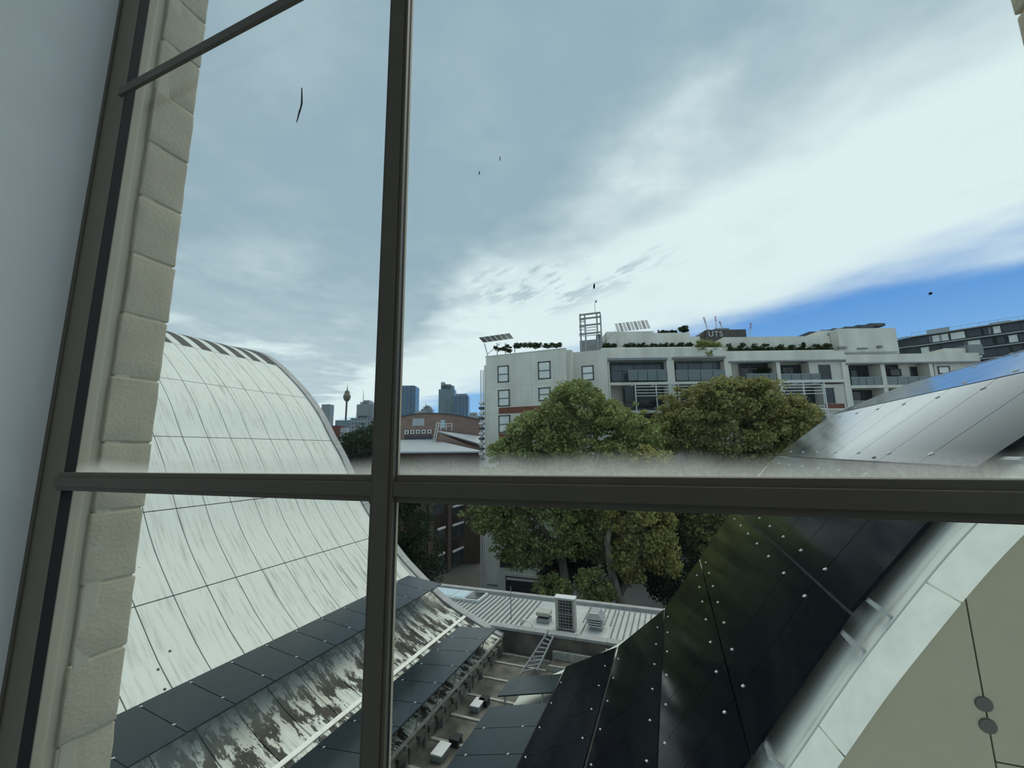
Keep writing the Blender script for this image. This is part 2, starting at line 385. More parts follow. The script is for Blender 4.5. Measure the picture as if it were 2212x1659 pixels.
M['bark_dark'] = mat('dark_bark', (0.07, 0.058, 0.044), 0.9, var=0.3, scale=3)
M['leaf_green'] = leaf_mat('plane_leaf_green', [(0.062, 0.104, 0.038), (0.164, 0.234, 0.073), (0.337, 0.372, 0.127), (0.109, 0.164, 0.057)])
M['leaf_yellow'] = leaf_mat('plane_leaf_yellow', [(0.100, 0.123, 0.038), (0.307, 0.309, 0.097), (0.496, 0.447, 0.155), (0.165, 0.194, 0.060)])
M['leaf_olive'] = leaf_mat('plane_leaf_olive', [(0.069, 0.100, 0.036), (0.197, 0.220, 0.074), (0.368, 0.339, 0.122), (0.094, 0.134, 0.045)])
M['leaf_dark'] = leaf_mat('dark_leaf', [(0.012, 0.026, 0.014), (0.026, 0.050, 0.022), (0.045, 0.075, 0.030)])
M['leaf_hedge'] = leaf_mat('hedge_leaf', [(0.016, 0.034, 0.013), (0.035, 0.062, 0.020), (0.060, 0.090, 0.028)])

# ------------------------------------------------------------------ room
def slab(name, mt, *b, kind='structure'):
    o = MB().bx(*b).build(name, M[mt]); o['kind'] = kind; return o
slab('wall_left', 'plaster', -0.86, -0.72, -3.2, 0.27, -1.6, 1.3)
wr = MB(); wr.bx(2.2, 2.34, -3.2, -2.7, -1.6, 1.3); wr.bx(2.2, 2.34, -0.1, 0.27, -1.6, 1.3); wr.bx(2.2, 2.34, -2.7, -0.1, -1.6, -0.7); wr.bx(2.2, 2.34, -2.7, -0.1, 1.15, 1.3)
o = wr.build('wall_right', M['room']); o['kind'] = 'structure'
w2 = thing('fill_window', (2.27, -1.4, -0.7), 'added unseen bronze window letting fill light into the room', kind='structure')  # window added out of view to throw daylight onto the left wall
for k in range(3):
    y = -2.7 + 1.26 * k; MB().bx(2.24, 2.30, y, y + 0.06, -0.7, 1.15).build('mullion', M['bronze'], w2)
for z in (-0.7, 0.2, 1.09): MB().bx(2.245, 2.295, -2.7, -0.1, z, z + 0.06).build('transom', M['bronze'], w2)
cl_ = thing('fill_light_panel', (1.7, -0.9, 1.3), 'added unseen ceiling panel giving fill light to the room', 'light')  # lamp added out of view to brighten the wall and window bars
MB().bx(1.36, 2.04, -1.24, -0.56, 1.285, 1.3).build('frame', M['room'], cl_)
lm = bpy.data.materials.new('fill_panel_glow'); lm.use_nodes = True; lb = lm.node_tree.nodes['Principled BSDF']; lb.inputs['Emission Color'].default_value = (0.93, 0.98, 1.0, 1); lb.inputs['Emission Strength'].default_value = 5.5
MB().bx(1.40, 2.00, -1.20, -0.60, 1.279, 1.285).build('diffuser', lm, cl_)
slab('wall_back', 'room', -0.86, 2.34, -3.34, -3.2, -1.6, 1.3)
slab('floor', 'carpet', -0.86, 2.34, -3.34, 0.40, -1.7, -1.6)
slab('ceiling', 'room', -0.86, 2.34, -3.34, 0.40, 1.3, 1.4)
wf = MB(); wf.bx(0.30, 2.34, 0.27, 0.345, -1.6, 1.3); wf.bx(-0.86, 0.30, 0.27, 0.345, -1.6, -0.60); wf.bx(-0.86, 0.30, 0.27, 0.345, 1.08, 1.3)
o = wf.build('wall_front', M['room']); o['kind'] = 'structure'

# outer brick leaf with the two painted reveals, brick by brick
wo_ = MB()
wo_.bx(-1.3, -0.6726, 0.319, 0.3535, -1.7, 1.5); wo_.bx(0.251, 2.6, 0.319, 0.3535, -1.7, 1.5)
wall_outer = wo_.build('wall_outer', M['mortar_paint'], origin=(-0.68, 0.33, -1.6)); wall_outer['kind'] = 'structure'
def brick_mesh(seed):
    r = random.Random(seed); bm = bmesh.new(); bmesh.ops.create_cube(bm, size=1)
    hx, hy, hz = 0.055, 0.0270, 0.0418
    for v in bm.verts: v.co = Vector((v.co.x * 2 * hx, v.co.y * 2 * hy, v.co.z * 2 * hz))
    bmesh.ops.bevel(bm, geom=list(bm.edges), offset=0.0024, segments=2, affect='EDGES', profile=0.6)
    bmesh.ops.subdivide_edges(bm, edges=[e for e in bm.edges if e.calc_length() > 0.02], cuts=3, use_grid_fill=True)
    for v in bm.verts:
        v.co += Vector((r.uniform(-1, 1), r.uniform(-1, 1), r.uniform(-1, 1))) * 0.0005
    me = bpy.data.meshes.new('brick'); bm.to_mesh(me); bm.free(); me.materials.append(M['brick_paint'])
    for p in me.polygons: p.use_smooth = True
    return me
bricks = [brick_mesh(i) for i in range(5)]
Z0B = 0.020            # a bed joint measured on the reveal
for k in range(-10, 14):
    zc_ = Z0B + 0.086 * k + 0.043
    o = newobj('brick', bricks[k % 5], wall_outer, (-0.671 - 0.055 + random.uniform(-0.0012, 0.0012), 0.3300 + random.uniform(-0.001, 0.001), zc_))
    o.rotation_euler = (random.uniform(-.012, .012), random.uniform(-.012, .012), random.uniform(-.02, .02))
    if k > 0:
        o = newobj('brick', bricks[(k + 2) % 5], wall_outer, (0.2485 + 0.055 + random.uniform(-0.001, 0.001), 0.3300, zc_ + 0.02))
        o.rotation_euler = (0, random.uniform(-.012, .012), random.uniform(-.02, .02))

# ------------------------------------------------------------------ window
win = thing('window_1', (-0.2, 0.28, -0.6), 'bronze aluminium window with slim glazing bars and dusty panes', kind='structure')
ZB, ZT = -0.60, 1.08
# left jamb: inner face, groove, outer cream sub-frame
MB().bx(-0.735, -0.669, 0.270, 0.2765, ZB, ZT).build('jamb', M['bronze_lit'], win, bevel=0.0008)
MB().bx(-0.7215, -0.7140, 0.2680, 0.2705, ZB, ZT).build('jamb_shade_strip', M['bronze'], win, bevel=0.0006)  # dark strip standing in for the thin shadow line beside the wall
MB().bx(-0.70, -0.6678, 0.2703, 0.2800, ZB, ZT).build('gasket', M['rubber'], win)  # rubber also covers the jamb return, so the groove's shade is black colour
MB().bx(-0.735, -0.6765, 0.2810, 0.3045, ZB, ZT).bx(-0.735, -0.6715, 0.2810, 0.2930, ZB, ZT).build('outer_frame', M['cream_paint'], win, bevel=0.0015)
MB().bx(-0.735, -0.6715, 0.3045, 0.3215, ZB, ZT).build('outer_frame_bead', M['cream_paint'], win, bevel=0.002)
# right jamb
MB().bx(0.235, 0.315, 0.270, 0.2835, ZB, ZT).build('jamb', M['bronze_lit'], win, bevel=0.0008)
MB().bx(0.252, 0.315, 0.2835, 0.3215, ZB, ZT).build('outer_frame', M['cream_paint'], win, bevel=0.0015)
# mullion, stepped section
MB().bx(-0.2175, -0.1973, 0.262, 0.2655, ZB, ZT).bx(-0.2140, -0.2005, 0.2604, 0.262, ZB, ZT).bx(-0.2150, -0.2080, 0.2655, 0.2765, ZB, ZT).build('mullion', M['bronze'], win, bevel=0.0005)
MB().bx(-0.2145, -0.2035, 0.2657, 0.2765, ZB, ZT).build('gasket', M['rubber'], win)
MB().bx(-0.2145, -0.2035, 0.2765, 0.2789, ZB, ZT).build('inner_bead', M['cream_paint'], win)
# transom left and right of the mullion, with two raised edges
ZT0, ZT1 = -0.0362, -0.0160
for x0, x1 in ((-0.669, -0.2175), (-0.1973, 0.252)):
    t = MB().bx(x0, x1, 0.2655, 0.2765, ZT0, ZT1)
    t.bx(x0, x1, 0.2625, 0.2655, ZT0 + 0.0045, ZT1 - 0.0050).build('transom', M['bronze'], win, bevel=0.0006)
    MB().bx(x0, x1, 0.2765, 0.284, ZT0 + 0.001, ZT1 - 0.0008).build('outer_bead', M['cream_paint'], win)
    MB().bx(x0, x1, 0.2630, 0.2675, 0.4868, 0.4995).build('glazing_bar', M['bronze'], win, bevel=0.0006)
    for za, zb in ((ZB, ZT0), (ZT1, ZT)):
        pn_ = MB().bx(x0 - (0.0105 if x0 > -0.3 else 0.002), x1 + 0.002, 0.2790, 0.2806, za - 0.001, zb + 0.001).build('pane', M['glass_clean'], win); pn_.data.materials.append(M['glass'])
        for pf in pn_.data.polygons:
            if pf.normal.y > 0.9: pf.material_index = 1
MB().bx(-0.74, 0.33, 0.262, 0.36, ZB - 0.03, ZB).build('sill', M['cream_paint'], win)
MB().bx(-0.74, 0.33, 0.262, 0.36, ZT, ZT + 0.03).build('head', M['cream_paint'], win)

# marks stuck on the glass
def mark(px, w0, name, label, cat='dirt', group=None):
    pts = [at_y(x, y, 0.2822) for x, y, _ in px]
    o = MB().tube(pts, [w * 0.28 / FPX for _, _, w in px], 6).build(name, M['twig']); tag(o, label, cat, group)
mark([(652, 190, 1.6), (652, 205, 2.3), (652, 222, 2.9), (650, 232, 2.6), (647, 241, 2.8), (644, 252, 2.2), (641, 264, 1.5)], 0, 'dried_streak', 'thin black bent sliver of dirt stuck high on the window pane')
mark([(1284, 613, 1.2), (1283.5, 618, 2.2), (1283, 623, 1.8)], 0, 'dirt_speck', 'small dark speck on the glass above the rooftop antenna')
mark([(1081, 338, .7), (1080, 343, 1.1), (1079, 347, .8)], 0, 'dirt_speck', 'faint tiny speck on the glass, higher of two near the mullion')
mark([(1036, 370, 1.1), (1035.5, 374, 1.5), (1035, 377, 1.1)], 0, 'dirt_speck', 'dark tiny speck on the glass, lower of two near the mullion')
mark([(2009, 632, 2.2), (2011, 636, 2.4)], 0, 'dirt_speck', 'round grey speck on the glass against the blue sky')
mark([(1887, 987, 2.8), (1889, 990, 3.0)], 0, 'dirt_speck', 'round grey speck on the glass over the pale solar panels')
mark([(225, 1017, 2.4), (227, 1021, 2.0)], 0, 'dirt_speck', 'tiny dark crumb sitting on the transom at the jamb end')

# ------------------------------------------------------------------ curved roof profiles
def catmull(pts, n=14):
    P = [np.array(p, float) for p in pts]; P = [2 * P[0] - P[1]] + P + [2 * P[-1] - P[-2]]; out = []
    for i in range(1, len(P) - 2):
        for k in range(n):
            t = k / n; a, b, c, d = P[i - 1], P[i], P[i + 1], P[i + 2]
            out.append(0.5 * (2 * b + (c - a) * t + (2 * a - 5 * b + 4 * c - d) * t * t + (3 * b - a - 3 * c + d) * t ** 3))
    out.append(P[-2]); return np.array(out)
class Profile:
    def __init__(s, pts, n=14):
        s.p = catmull(pts, n); d = np.linalg.norm(np.diff(s.p, axis=0), axis=1); s.s = np.concatenate([[0], np.cumsum(d)]); s.L = s.s[-1]
    def pt(s, t): return np.array([np.interp(t, s.s, s.p[:, 0]), np.interp(t, s.s, s.p[:, 1])])
    def nrm(s, t):
        d = s.pt(min(t + 0.05, s.L)) - s.pt(max(t - 0.05, 0)); d /= np.linalg.norm(d)
        n = np.array([-d[1], d[0]]); return n if n[1] > 0 else -n
    def off(s, t, h): return s.pt(t) + s.nrm(t) * h
    def near(s, q): return s.s[np.argmin(np.linalg.norm(s.p - np.array(q), axis=1))]
def strip(mb, prof, s0, s1, y0, y1, h0, h1, n=6):
    """a slab following the profile between arc lengths s0..s1, from height h0 to h1 above it"""
    vs = []; fs = []
    for i in range(n + 1):
        t = s0 + (s1 - s0) * i / n; a = prof.off(t, h0); b = prof.off(t, h1)
        vs += [(a[0], y0, a[1]), (a[0], y1, a[1]), (b[0], y1, b[1]), (b[0], y0, b[1])]
    for i in range(n):
        k = 4 * i
        for e in range(4): fs.append((k + e, k + (e + 1) % 4, k + 4 + (e + 1) % 4, k + 4 + e))
    fs += [(0, 1, 2, 3), (4 * n + 3, 4 * n + 2, 4 * n + 1, 4 * n)]
    return mb.add(vs, fs)

LP = Profile([(-30, 6.95), (-26, 6.75), (-22.8, 6.12), (-21.15, 5.32), (-19.6, 4.18), (-18.4, 3.13), (-17.4, 2.06), (-16.6, .94), (-15.8, -.1), (-15.15, -1.1),
              (-14.05, -2.68), (-12.3, -4.45), (-11.3, -5.28), (-9.84, -6.28), (-8.7, -6.81), (-7.6, -7.22), (-7.0, -7.42)])
YEND, PITCH, NCOL = 16.63, 0.8755, 15
roofL = thing('curved_roof', (-12, 10, -8.1), 'white S-curved metal sheet roof streaked with black mould', 'roof')
sj = [LP.near((-23.9, 6.4)), LP.near((-20.78, 5.05)), LP.near((-18.31, 3.03)), LP.near((-16.44, .73)), LP.near((-14.835, -1.55)), LP.near((-12.977, -3.765)),
      LP.near((-10.75, -5.7)), LP.near((-8.66, -6.82)), LP.L]
GAP = 0.017
for r in range(len(sj) - 1):
    mb = strip(MB(), LP, sj[r] + GAP, sj[r + 1] - GAP, GAP * 0.8, PITCH - GAP * 0.8, -0.03, 0.0, 8)
    first = None
    for k in range(NCOL):
        y0 = YEND - PITCH * (k + 1)
        if first is None: first = mb.build('roof_sheet', M['roof'], roofL, origin=(0, 0, 0), smooth=False); first.location = V3((0, y0, 0)) - WLOC[roofL.name]
        else: newobj('roof_sheet', first.data, roofL, (0, y0, 0))
strip(MB(), LP, 0.0, LP.L, YEND - PITCH * NCOL, YEND, -0.10, -0.034, 60).build('underlay', M['joint'], roofL)
strip(MB(), LP, 0.0, sj[0], YEND - PITCH * NCOL, YEND, -0.03, 0.0, 12).build('crest_sheet', M['roof'], roofL)
strip(MB(), LP, sj[7] - 0.01, sj[7] + 0.11, YEND - PITCH * NCOL, 16.7, 0.0, 0.05, 2).build('edge_strip', M['edge_white'], roofL)
for k in range(13):
    ys = YEND - PITCH * k
    strip(MB(), LP, sj[1] - 2.3, sj[1] - 0.03, ys - 0.50, ys - 0.05, 0.0, 0.012, 8).build('vent_slot', M['slot'], roofL)
for px, py in ((367, 1406), (341, 1449), (356, 1486)):       # three small open fixing holes
    r_ = ray(px, py); k_ = int(np.argmin(np.abs(LP.p[:, 1] * r_[0] - LP.p[:, 0] * r_[2]) + (LP.p[:, 0] > -10) * 99 + (LP.p[:, 0] < -14) * 99)); t_ = LP.s[k_]; y_ = LP.p[k_, 0] * r_[1] / r_[0]
    a_, b_ = LP.off(t_, -0.004), LP.off(t_, 0.006); MB().tube([(a_[0], y_, a_[1]), (b_[0], y_, b_[1])], 0.032, 12).build('fixing_hole', M['dark'], roofL)
ncop = 16
for i in range(ncop):
    a, b = LP.L * i / ncop, LP.L * (i + 1) / ncop
    strip(MB(), LP, a + 0.006, b - 0.006, YEND + 0.02, 17.06, -0.35, 0.07, 6).build('coping', M['coping'], roofL)

# ------------------------------------------------------------------ solar panels on the left roof
ORD = ['first', 'second', 'third', 'fourth', 'fifth', 'sixth', 'seventh', 'eighth', 'ninth', 'tenth', 'eleventh', 'twelfth', 'thirteenth']
def pv_module(a, b, y0, y1, material, label, group, clamps, th=0.035):
    """module between profile points a and b (X, Z), from y0 to y1"""
    a = np.array(a, float); b = np.array(b, float); d = (b - a) / np.linalg.norm(b - a); n = np.array([-d[1], d[0]]); n = n if n[1] > 0 else -n
    mb = MB(); q = [a, b, b - n * th, a - n * th]
    mb.add([(p[0], y0, p[1]) for p in q] + [(p[0], y1, p[1]) for p in q], [(0, 1, 2, 3), (7, 6, 5, 4), (0, 4, 5, 1), (1, 5, 6, 2), (2, 6, 7, 3), (3, 7, 4, 0)])
    o = mb.build('solar_panel', material); tag(o, label, 'solar panel', group)
    L = np.linalg.norm(b - a)
    for t, yy in clamps:
        c = a + d * (t if t >= 0 else L + t)
        cm = MB()
        for sgn in (-1, 1):
            cc = c + n * 0.006 + d * 0.008 * sgn
            cm.box((cc[0], yy + 0.012 * sgn, cc[1]), (0.013, 0.010, 0.007), ((d[0], 0, d[1]), (0, 1, 0), (n[0], 0, n[1])))
        cm.build('clamp', M['clamp'], o)
    return o
def legs_for(o, top, foot, foot2=None, w=0.018):
    MB().bar(top, foot, w).build('strut', M['alu_dull'], o)
    if foot2 is not None: MB().bar(top, foot2, w).build('strut', M['alu_dull'], o)

PV1A, PV1B = (-11.22, -5.30), (-9.555, -5.49)
n1 = 12
for k in range(n1):
    y1 = 16.27 - 0.996 * k; y0 = y1 - 0.996
    o = pv_module(PV1A, PV1B, y0 + 0.012, y1 - 0.012, M['pv_blue'], 'dark solar panel in the strip across the white roof, %s from far end' % ORD[k], 'solar panels in the strip on the white roof', [(0.12, y0), (-0.42, y0)])
    top = np.array((PV1B[0] - 0.08, (y0 + y1) / 2 + 0.1, PV1B[1] - 0.04)); s = LP.near((-10.12, -6.08)); ft = LP.off(s, 0.0)
    legs_for(o, top, (ft[0], top[1] - 0.12, ft[1]), (ft[0] + 0.05, top[1] + 0.10, ft[1] - 0.03))
PV2A, PV2B = (-8.44, -6.86), (-6.80, -6.70)
n2 = 10
for k in range(n2):
    y1 = 15.80 - 1.027 * k; y0 = y1 - 1.027
    o = pv_module(PV2A, PV2B, y0 + 0.012, y1 - 0.012, M['pv_blue'], 'dark solar panel in the row beside the gutter, %s from its far end' % ORD[k], 'solar panels in the row beside the gutter', [(0.25, y0), (-0.25, y0)])
    legs_for(o, (PV2B[0] - 0.10, y0 + 0.05, PV2B[1] - 0.04), (-7.05, y0 + 0.05, -7.42), None, 0.03)
    legs_for(o, (PV2A[0] + 0.15, y0 + 0.05, PV2A[1] - 0.02), (-8.25, y0 + 0.05, -6.98), None, 0.03)

# ------------------------------------------------------------------ right roof
s_ = 0.75
J = [(7.25, 2.02), (5.56, 1.52), (5.324 * s_, 1.142 * s_), (3.464 * s_, -.27 * s_), (1.967 * s_, -2.08 * s_), (.664 * s_, -3.977 * s_), (-.676 * s_, -5.836 * s_), (-2.461 * s_, -7.375 * s_), (-3.42, -6.31)]
JA = np.array(J)
def off_poly(P, h):
    out = []
    for i in range(len(P)):
        a = P[max(i - 1, 0)]; b = P[min(i + 1, len(P) - 1)]; t = (b - a) / np.linalg.norm(b - a); n = np.array([-t[1], t[0]]); n = n if n[1] > 0 else -n
        out.append(P[i] + n * h)
    return np.array(out)
deck_pts = [tuple(p) for p in off_poly(JA, -0.17)]
deck_pts = [(11.5, 2.35)] + [(9.0, 2.2)] + deck_pts[:-1] + [(-3.35, -6.60), (-4.2, -7.05), (-4.94, -7.42)]
RP = Profile(deck_pts)
YG = 4.87; YW = 4.63; YP0 = 5.12; PP = 0.985; NP = 8; YF = YP0 + PP * NP
roofR = thing('curved_roof', (2, 9, -8.1), 'white curved roof with beige gable end, mostly under black solar panels', 'roof')
strip(MB(), RP, 0, RP.L, YG, 13.45, -0.05, 0.0, 120).build('roof_deck', M['roof2'], roofR)
strip(MB(), RP, RP.near((2.6, -.4)), RP.L, 13.45, 13.62, -0.30, 0.05, 60).build('end_trim', M['edge_white'], roofR)
# gable: white face band in segments, beige panels below
def off_curve(h, s0, s1, n=10): return [RP.off(s0 + (s1 - s0) * i / n, h) for i in range(n + 1)]
def gable_s(px, py, h):   # arc length where a measured point on the gable plane sits
    p = at_y(px, py, YG); return RP.near((p[0], p[2]))
cuts = [RP.near((9.0, 2.2)), gable_s(2300, 1050, 0), gable_s(2010, 1255, 0), gable_s(1782, 1560, 0), gable_s(1600, 1900, 0), RP.L]
for a, b in zip(cuts[:-1], cuts[1:]):
    up = off_curve(-0.012, a + 0.008, b - 0.008); dn = off_curve(-0.135, a + 0.008, b - 0.008); n_ = len(up); fb = MB()
    vs_ = []
    for p, q in zip(up, dn): vs_ += [(p[0], YG - 0.012, p[1]), (q[0], YW - 0.03, q[1]), (q[0], YW + 0.03, q[1] - 0.03), (p[0], YG - 0.012, p[1] - 0.06)]
    fs_ = [(0, 1, 2, 3), (4 * n_ - 1, 4 * n_ - 2, 4 * n_ - 3, 4 * n_ - 4)]
    for i in range(n_ - 1):
        for e_ in range(4): fs_.append((4 * i + e_, 4 * i + (e_ + 1) % 4, 4 * i + 4 + (e_ + 1) % 4, 4 * i + 4 + e_))
    fb.add(vs_, fs_).build('face_band', M['edge_white'], roofR)
vj = at_y(2086, 1293, YW); hj = at_y(2146, 1645, YW)
arch = off_curve(-0.15, cuts[0], cuts[-1], 70)
def gable_panel(x0, x1, z0, z1):
    top = [(p[0], p[1]) for p in arch if x0 <= p[0] <= x1]; top.sort()
    xs = [x0] + [p[0] for p in top] + [x1]
    A = sorted([tuple(p) for p in arch]); ax = [p[0] for p in A]; azv = [p[1] for p in A]
    ztop = [min(z1, float(np.interp(x, ax, azv))) for x in xs]
    pts = [(x, z) for x, z in zip(xs, ztop) if z > z0]
    if len(pts) < 2: return
    poly = [(pts[0][0], YW, z0)] + [(x, YW, z) for x, z in pts] + [(pts[-1][0], YW, z0)]
    MB().prism(poly, (0, 0.05, 0)).build('gable_panel', M['fascia'], roofR)
g = 0.006
gable_panel(vj[0] + g, vj[0] + 2.4, hj[2] + g, 9); gable_panel(vj[0] + 2.4 + g, 9, hj[2] + g, 9)
gable_panel(vj[0] - 3.6, vj[0] - g, hj[2] - 2.4, 9)
gable_panel(vj[0] + g, vj[0] + 2.4, hj[2] - 2.4, hj[2] - g); gable_panel(vj[0] + 2.4 + g, 9, hj[2] - 2.4, hj[2] - g)
gable_panel(-4.5, vj[0] - 3.6 - g, -8.1, 9)
bb = [(p[0], YW + 0.055, p[1] - 0.02) for p in off_curve(-0.17, cuts[0], cuts[-1], 60)]
MB().prism(bb + [(-4.9, YW + 0.055, -8.1), (9.0, YW + 0.055, -8.1)], (0, 0.06, 0)).build('gable_backing', M['joint'], roofR)
for px, py in ((2125, 1521), (2134, 1568)):
    c = at_y(px, py, YW); MB().tube([(c[0], YW - 0.012, c[2]), (c[0], YW + 0.004, c[2])], [0.050, 0.058], 20).build('fixing_cap', M['cap'], roofR)
# rails and panels
for r in range(len(J) - 1):
    a, b = JA[r], JA[r + 1]; d = (b - a) / np.linalg.norm(b - a); n = np.array([-d[1], d[0]]); n = n if n[1] > 0 else -n; L = np.linalg.norm(b - a)
    for t in (0.20, L - 0.20):
        c = a + d * t - n * 0.065
        y_start = YG + 0.02 if r in (1, 2, 3, 4, 5) else YP0 - 0.05
        MB().box((c[0], (y_start + YF) / 2, c[1]), (0.022, (YF - y_start) / 2, 0.022), ((d[0], 0, d[1]), (0, 1, 0), (n[0], 0, n[1]))).build('mounting_rail', M['alu_dull'], roofR)
        if r in (1, 2, 3, 4, 5):
            f = c - n * 0.10
            MB().bar((c[0], YG + 0.035, c[1]), (f[0], YG + 0.035, f[1]), 0.035, 0.03).build('rail_foot', M['alu_dull'], roofR)
ROWN = ['topmost', 'second', 'third', 'fourth', 'fifth', 'sixth', 'seventh', 'lowest']
for r in range(len(J) - 1):
    a, b = JA[r], JA[r + 1]; d = (b - a) / np.linalg.norm(b - a); L = np.linalg.norm(b - a)
    ge = 0.045 if r in (6, 7) else 0.016; gs = 0.045 if r == 7 else 0.016
    for k in range(NP):
        y0 = YP0 + PP * k; y1 = y0 + PP
        cl = [(0.20, y0), (L - 0.20, y0)] if k else []
        pv_module(a + d * gs, b - d * ge, y0 + 0.006, y1 - 0.006, M['pv'], 'black solar panel in the %s row of the curved array, %s from the gable' % (ROWN[r], ORD[k]), 'black solar panels of the curved array', cl)
R7A, R7B = (-5.15, -6.86), (-3.50, -6.47)
for k in range(6):
    y1 = 11.42 - 0.975 * k; y0 = y1 - 0.975
    o = pv_module(R7A, R7B, y0 + 0.010, y1 - 0.010, M['pv_blue'], 'blue-grey solar panel lying flat below the black array, %s from the gap' % ORD[k], 'flat solar panels below the black array', [(0.28, y0), (-0.35, y0)])
    legs_for(o, (R7A[0] + 0.1, y0 + 0.1, R7A[1] - 0.03), (-5.02, y0 + 0.1, -7.45), None, 0.03)
o = pv_module((-5.07, -6.755), (-3.46, -6.38), 11.77, 12.74, M['pv_blue'], 'single solar panel set apart beyond the gap, propped on short legs', 'flat solar panels below the black array', [])
for x, z in ((-4.85, -6.74), (-3.75, -6.48)): legs_for(o, (x, 11.80, z), (x - 0.02, 11.80, z - 0.42), None, 0.04)

# ------------------------------------------------------------------ box gutter, end wall
ZG = -8.05
gut = thing('box_gutter', (-6, 11, ZG - 0.1), 'dirty box gutter with pale cross ribs between the two curved roofs', 'gutter')
MB().bx(-7.06, -4.88, 3.5, 16.98, ZG - 0.1, ZG).build('gutter_floor', M['gutter'], gut)
MB().bx(-7.10, -7.02, 3.5, 16.9, ZG, -7.46).build('gutter_side', M['mould'], gut)
MB().bx(-4.96, -4.88, 3.5, 13.4, ZG, -7.46).build('gutter_side', M['mould'], gut)
MB().bx(-7.12, -6.99, 3.5, 16.9, -7.46, -7.40).build('gutter_edge', M['gutter_rib'], gut)
yr = 16.85
ribs_y = [16.75, 16.05]
while ribs_y[-1] > 5: ribs_y.append(ribs_y[-1] - 1.145)
for y in ribs_y: MB().bx(-7.02, -4.96, y - 0.05, y + 0.05, ZG, ZG + 0.035).build('cross_rib', M['gutter_rib'], gut)
for k in range(26):
    y = 16.4 - 0.46 * k
    MB().bx(-7.02, -6.90, y - 0.16, y + 0.16, -7.72, -7.55).build('step_bracket', M['gutter'], gut)
    if k % 2 == 0: MB().bx(-7.02, -6.94, y + 0.20, y + 0.25, ZG, -7.46).build('stiffener', M['alu_dull'], gut)
for k in range(14):
    pass
# flat stained bay beyond the curved array
bay = thing('stained_bay', (-3, 15, ZG - 0.1), 'brown stained flat bay between the roof end and the parapet', 'roof bay')
MB().bx(-4.87, 3.0, 13.64, 16.98, ZG - 0.1, ZG + 0.0).build('bay_floor', M['brownwall'], bay)
for z, y0 in ((-7.62, 16.7), (-7.86, 16.1)):
    MB().bx(-4.87, 1.5, y0, y0 + 0.07, z - 0.3, z).build('ledge', M['gutter_rib'], bay)
    MB().bx(-4.87, 1.5, y0 + 0.07, 16.98, z - 0.35, z - 0.04).build('ledge_fill', M['brownwall'], bay)
MB().bx(-2.80, -2.74, 16.55, 16.62, -8.0, -7.2).build('upright', M['gutter_rib'], bay)
endw = thing('parapet_wall', (-4, 17.15, ZG - 1), 'stained low parapet wall closing the gutter end', 'wall')
MB().bx(-7.2, 3.0, 17.0, 17.2, ZG - 1, -7.22).build('wall_face', M['brownwall'], endw)
for i in range(6):
    x0 = -7.6 + i * 1.2; MB().bx(x0 + 0.006, x0 + 1.194, 16.93, 17.32, -7.22, -7.12).build('coping', M['coping'], endw)

# ladder leaning over the parapet
lad = thing('ladder', (-5.4, 15.8, ZG), 'aluminium ladder leaning against the parapet at the gutter end', 'ladder')
Lt = [np.array((-5.16, 17.0, -6.98)), np.array((-4.80, 16.98, -6.98))]; Lb = [np.array((-5.76, 15.35, -8.03)), np.array((-5.36, 15.30, -8.03))]
Lt = [at_y(*(780 + 1280 / 3.16, 1240 + 388 / 3.16), 16.9), at_y(*(780 + 1316 / 3.16, 1240 + 420 / 3.16), 16.85)]
Lb = [at_z(*(780 + 1085 / 3.16, 1240 + 690 / 3.16), -7.95), at_z(*(780 + 1200 / 3.16, 1240 + 660 / 3.16), -7.85)]
for a, b in zip(Lt, Lb): MB().bar(a, b, 0.035, 0.075).build('side_rail', M['alu_dull'], lad)
for i in range(9):
    t = (i + 0.6) / 9.2; a = Lt[0] * (1 - t) + Lb[0] * t; b = Lt[1] * (1 - t) + Lb[1] * t
    MB().bar(a, b, 0.045).build('rung', M['alu_dull'], lad)

# boxes lying in the gutter
def gutter_box(px, py, w, dpt, h, mt, name, label, cat, lid=None):
    c = at_z(px, py, ZG + 0.02); t = thing(name, (c[0], c[1], ZG), label, cat)
    MB().bx(c[0] - w, c[0] + w, c[1] - dpt, c[1] + dpt, ZG, ZG + h).build('body', M[mt], t, bevel=0.01)
    if lid: MB().bx(c[0] - w - .03, c[0] + w + .03, c[1] - dpt - .03, c[1] + dpt + .03, ZG + h, ZG + h + 0.04).build('lid', M[lid], t, bevel=0.008)
gutter_box(780 + 795 / 3.16, 1240 + 915 / 3.16, 0.13, 0.22, 0.16, 'alu_dull', 'overflow_box', 'pale metal overflow box in the gutter, nearer the ladder', 'box', 'white_metal')
gutter_box(780 + 545 / 3.16, 1240 + 1240 / 3.16, 0.14, 0.24, 0.16, 'alu_dull', 'overflow_box', 'pale metal overflow box in the gutter, nearer the window', 'box', 'white_metal')
def strainer(px, py, label):
    c = at_z(px, py, ZG + 0.1); t = thing('gutter_strainer', (c[0], c[1], ZG), label, 'strainer')
    MB().bx(c[0] - .15, c[0] + .15, c[1] - .15, c[1] + .15, ZG, ZG + 0.03).build('base', M['dark'], t)
    for i in range(5):
        x = c[0] - .12 + i * 0.06; MB().bx(x - .012, x + .012, c[1] - .14, c[1] + .14, ZG + .03, ZG + .17).build('bar', M['dark'], t)
    MB().bx(c[0] - .15, c[0] + .15, c[1] - .15, c[1] + .15, ZG + .17, ZG + .20).build('top', M['dark'], t)
strainer(780 + 842 / 3.16, 1240 + 868 / 3.16, 'black gutter strainer beside the box nearer the ladder')
strainer(780 + 645 / 3.16, 1240 + 1135 / 3.16, 'black gutter strainer beside the box nearer the window')

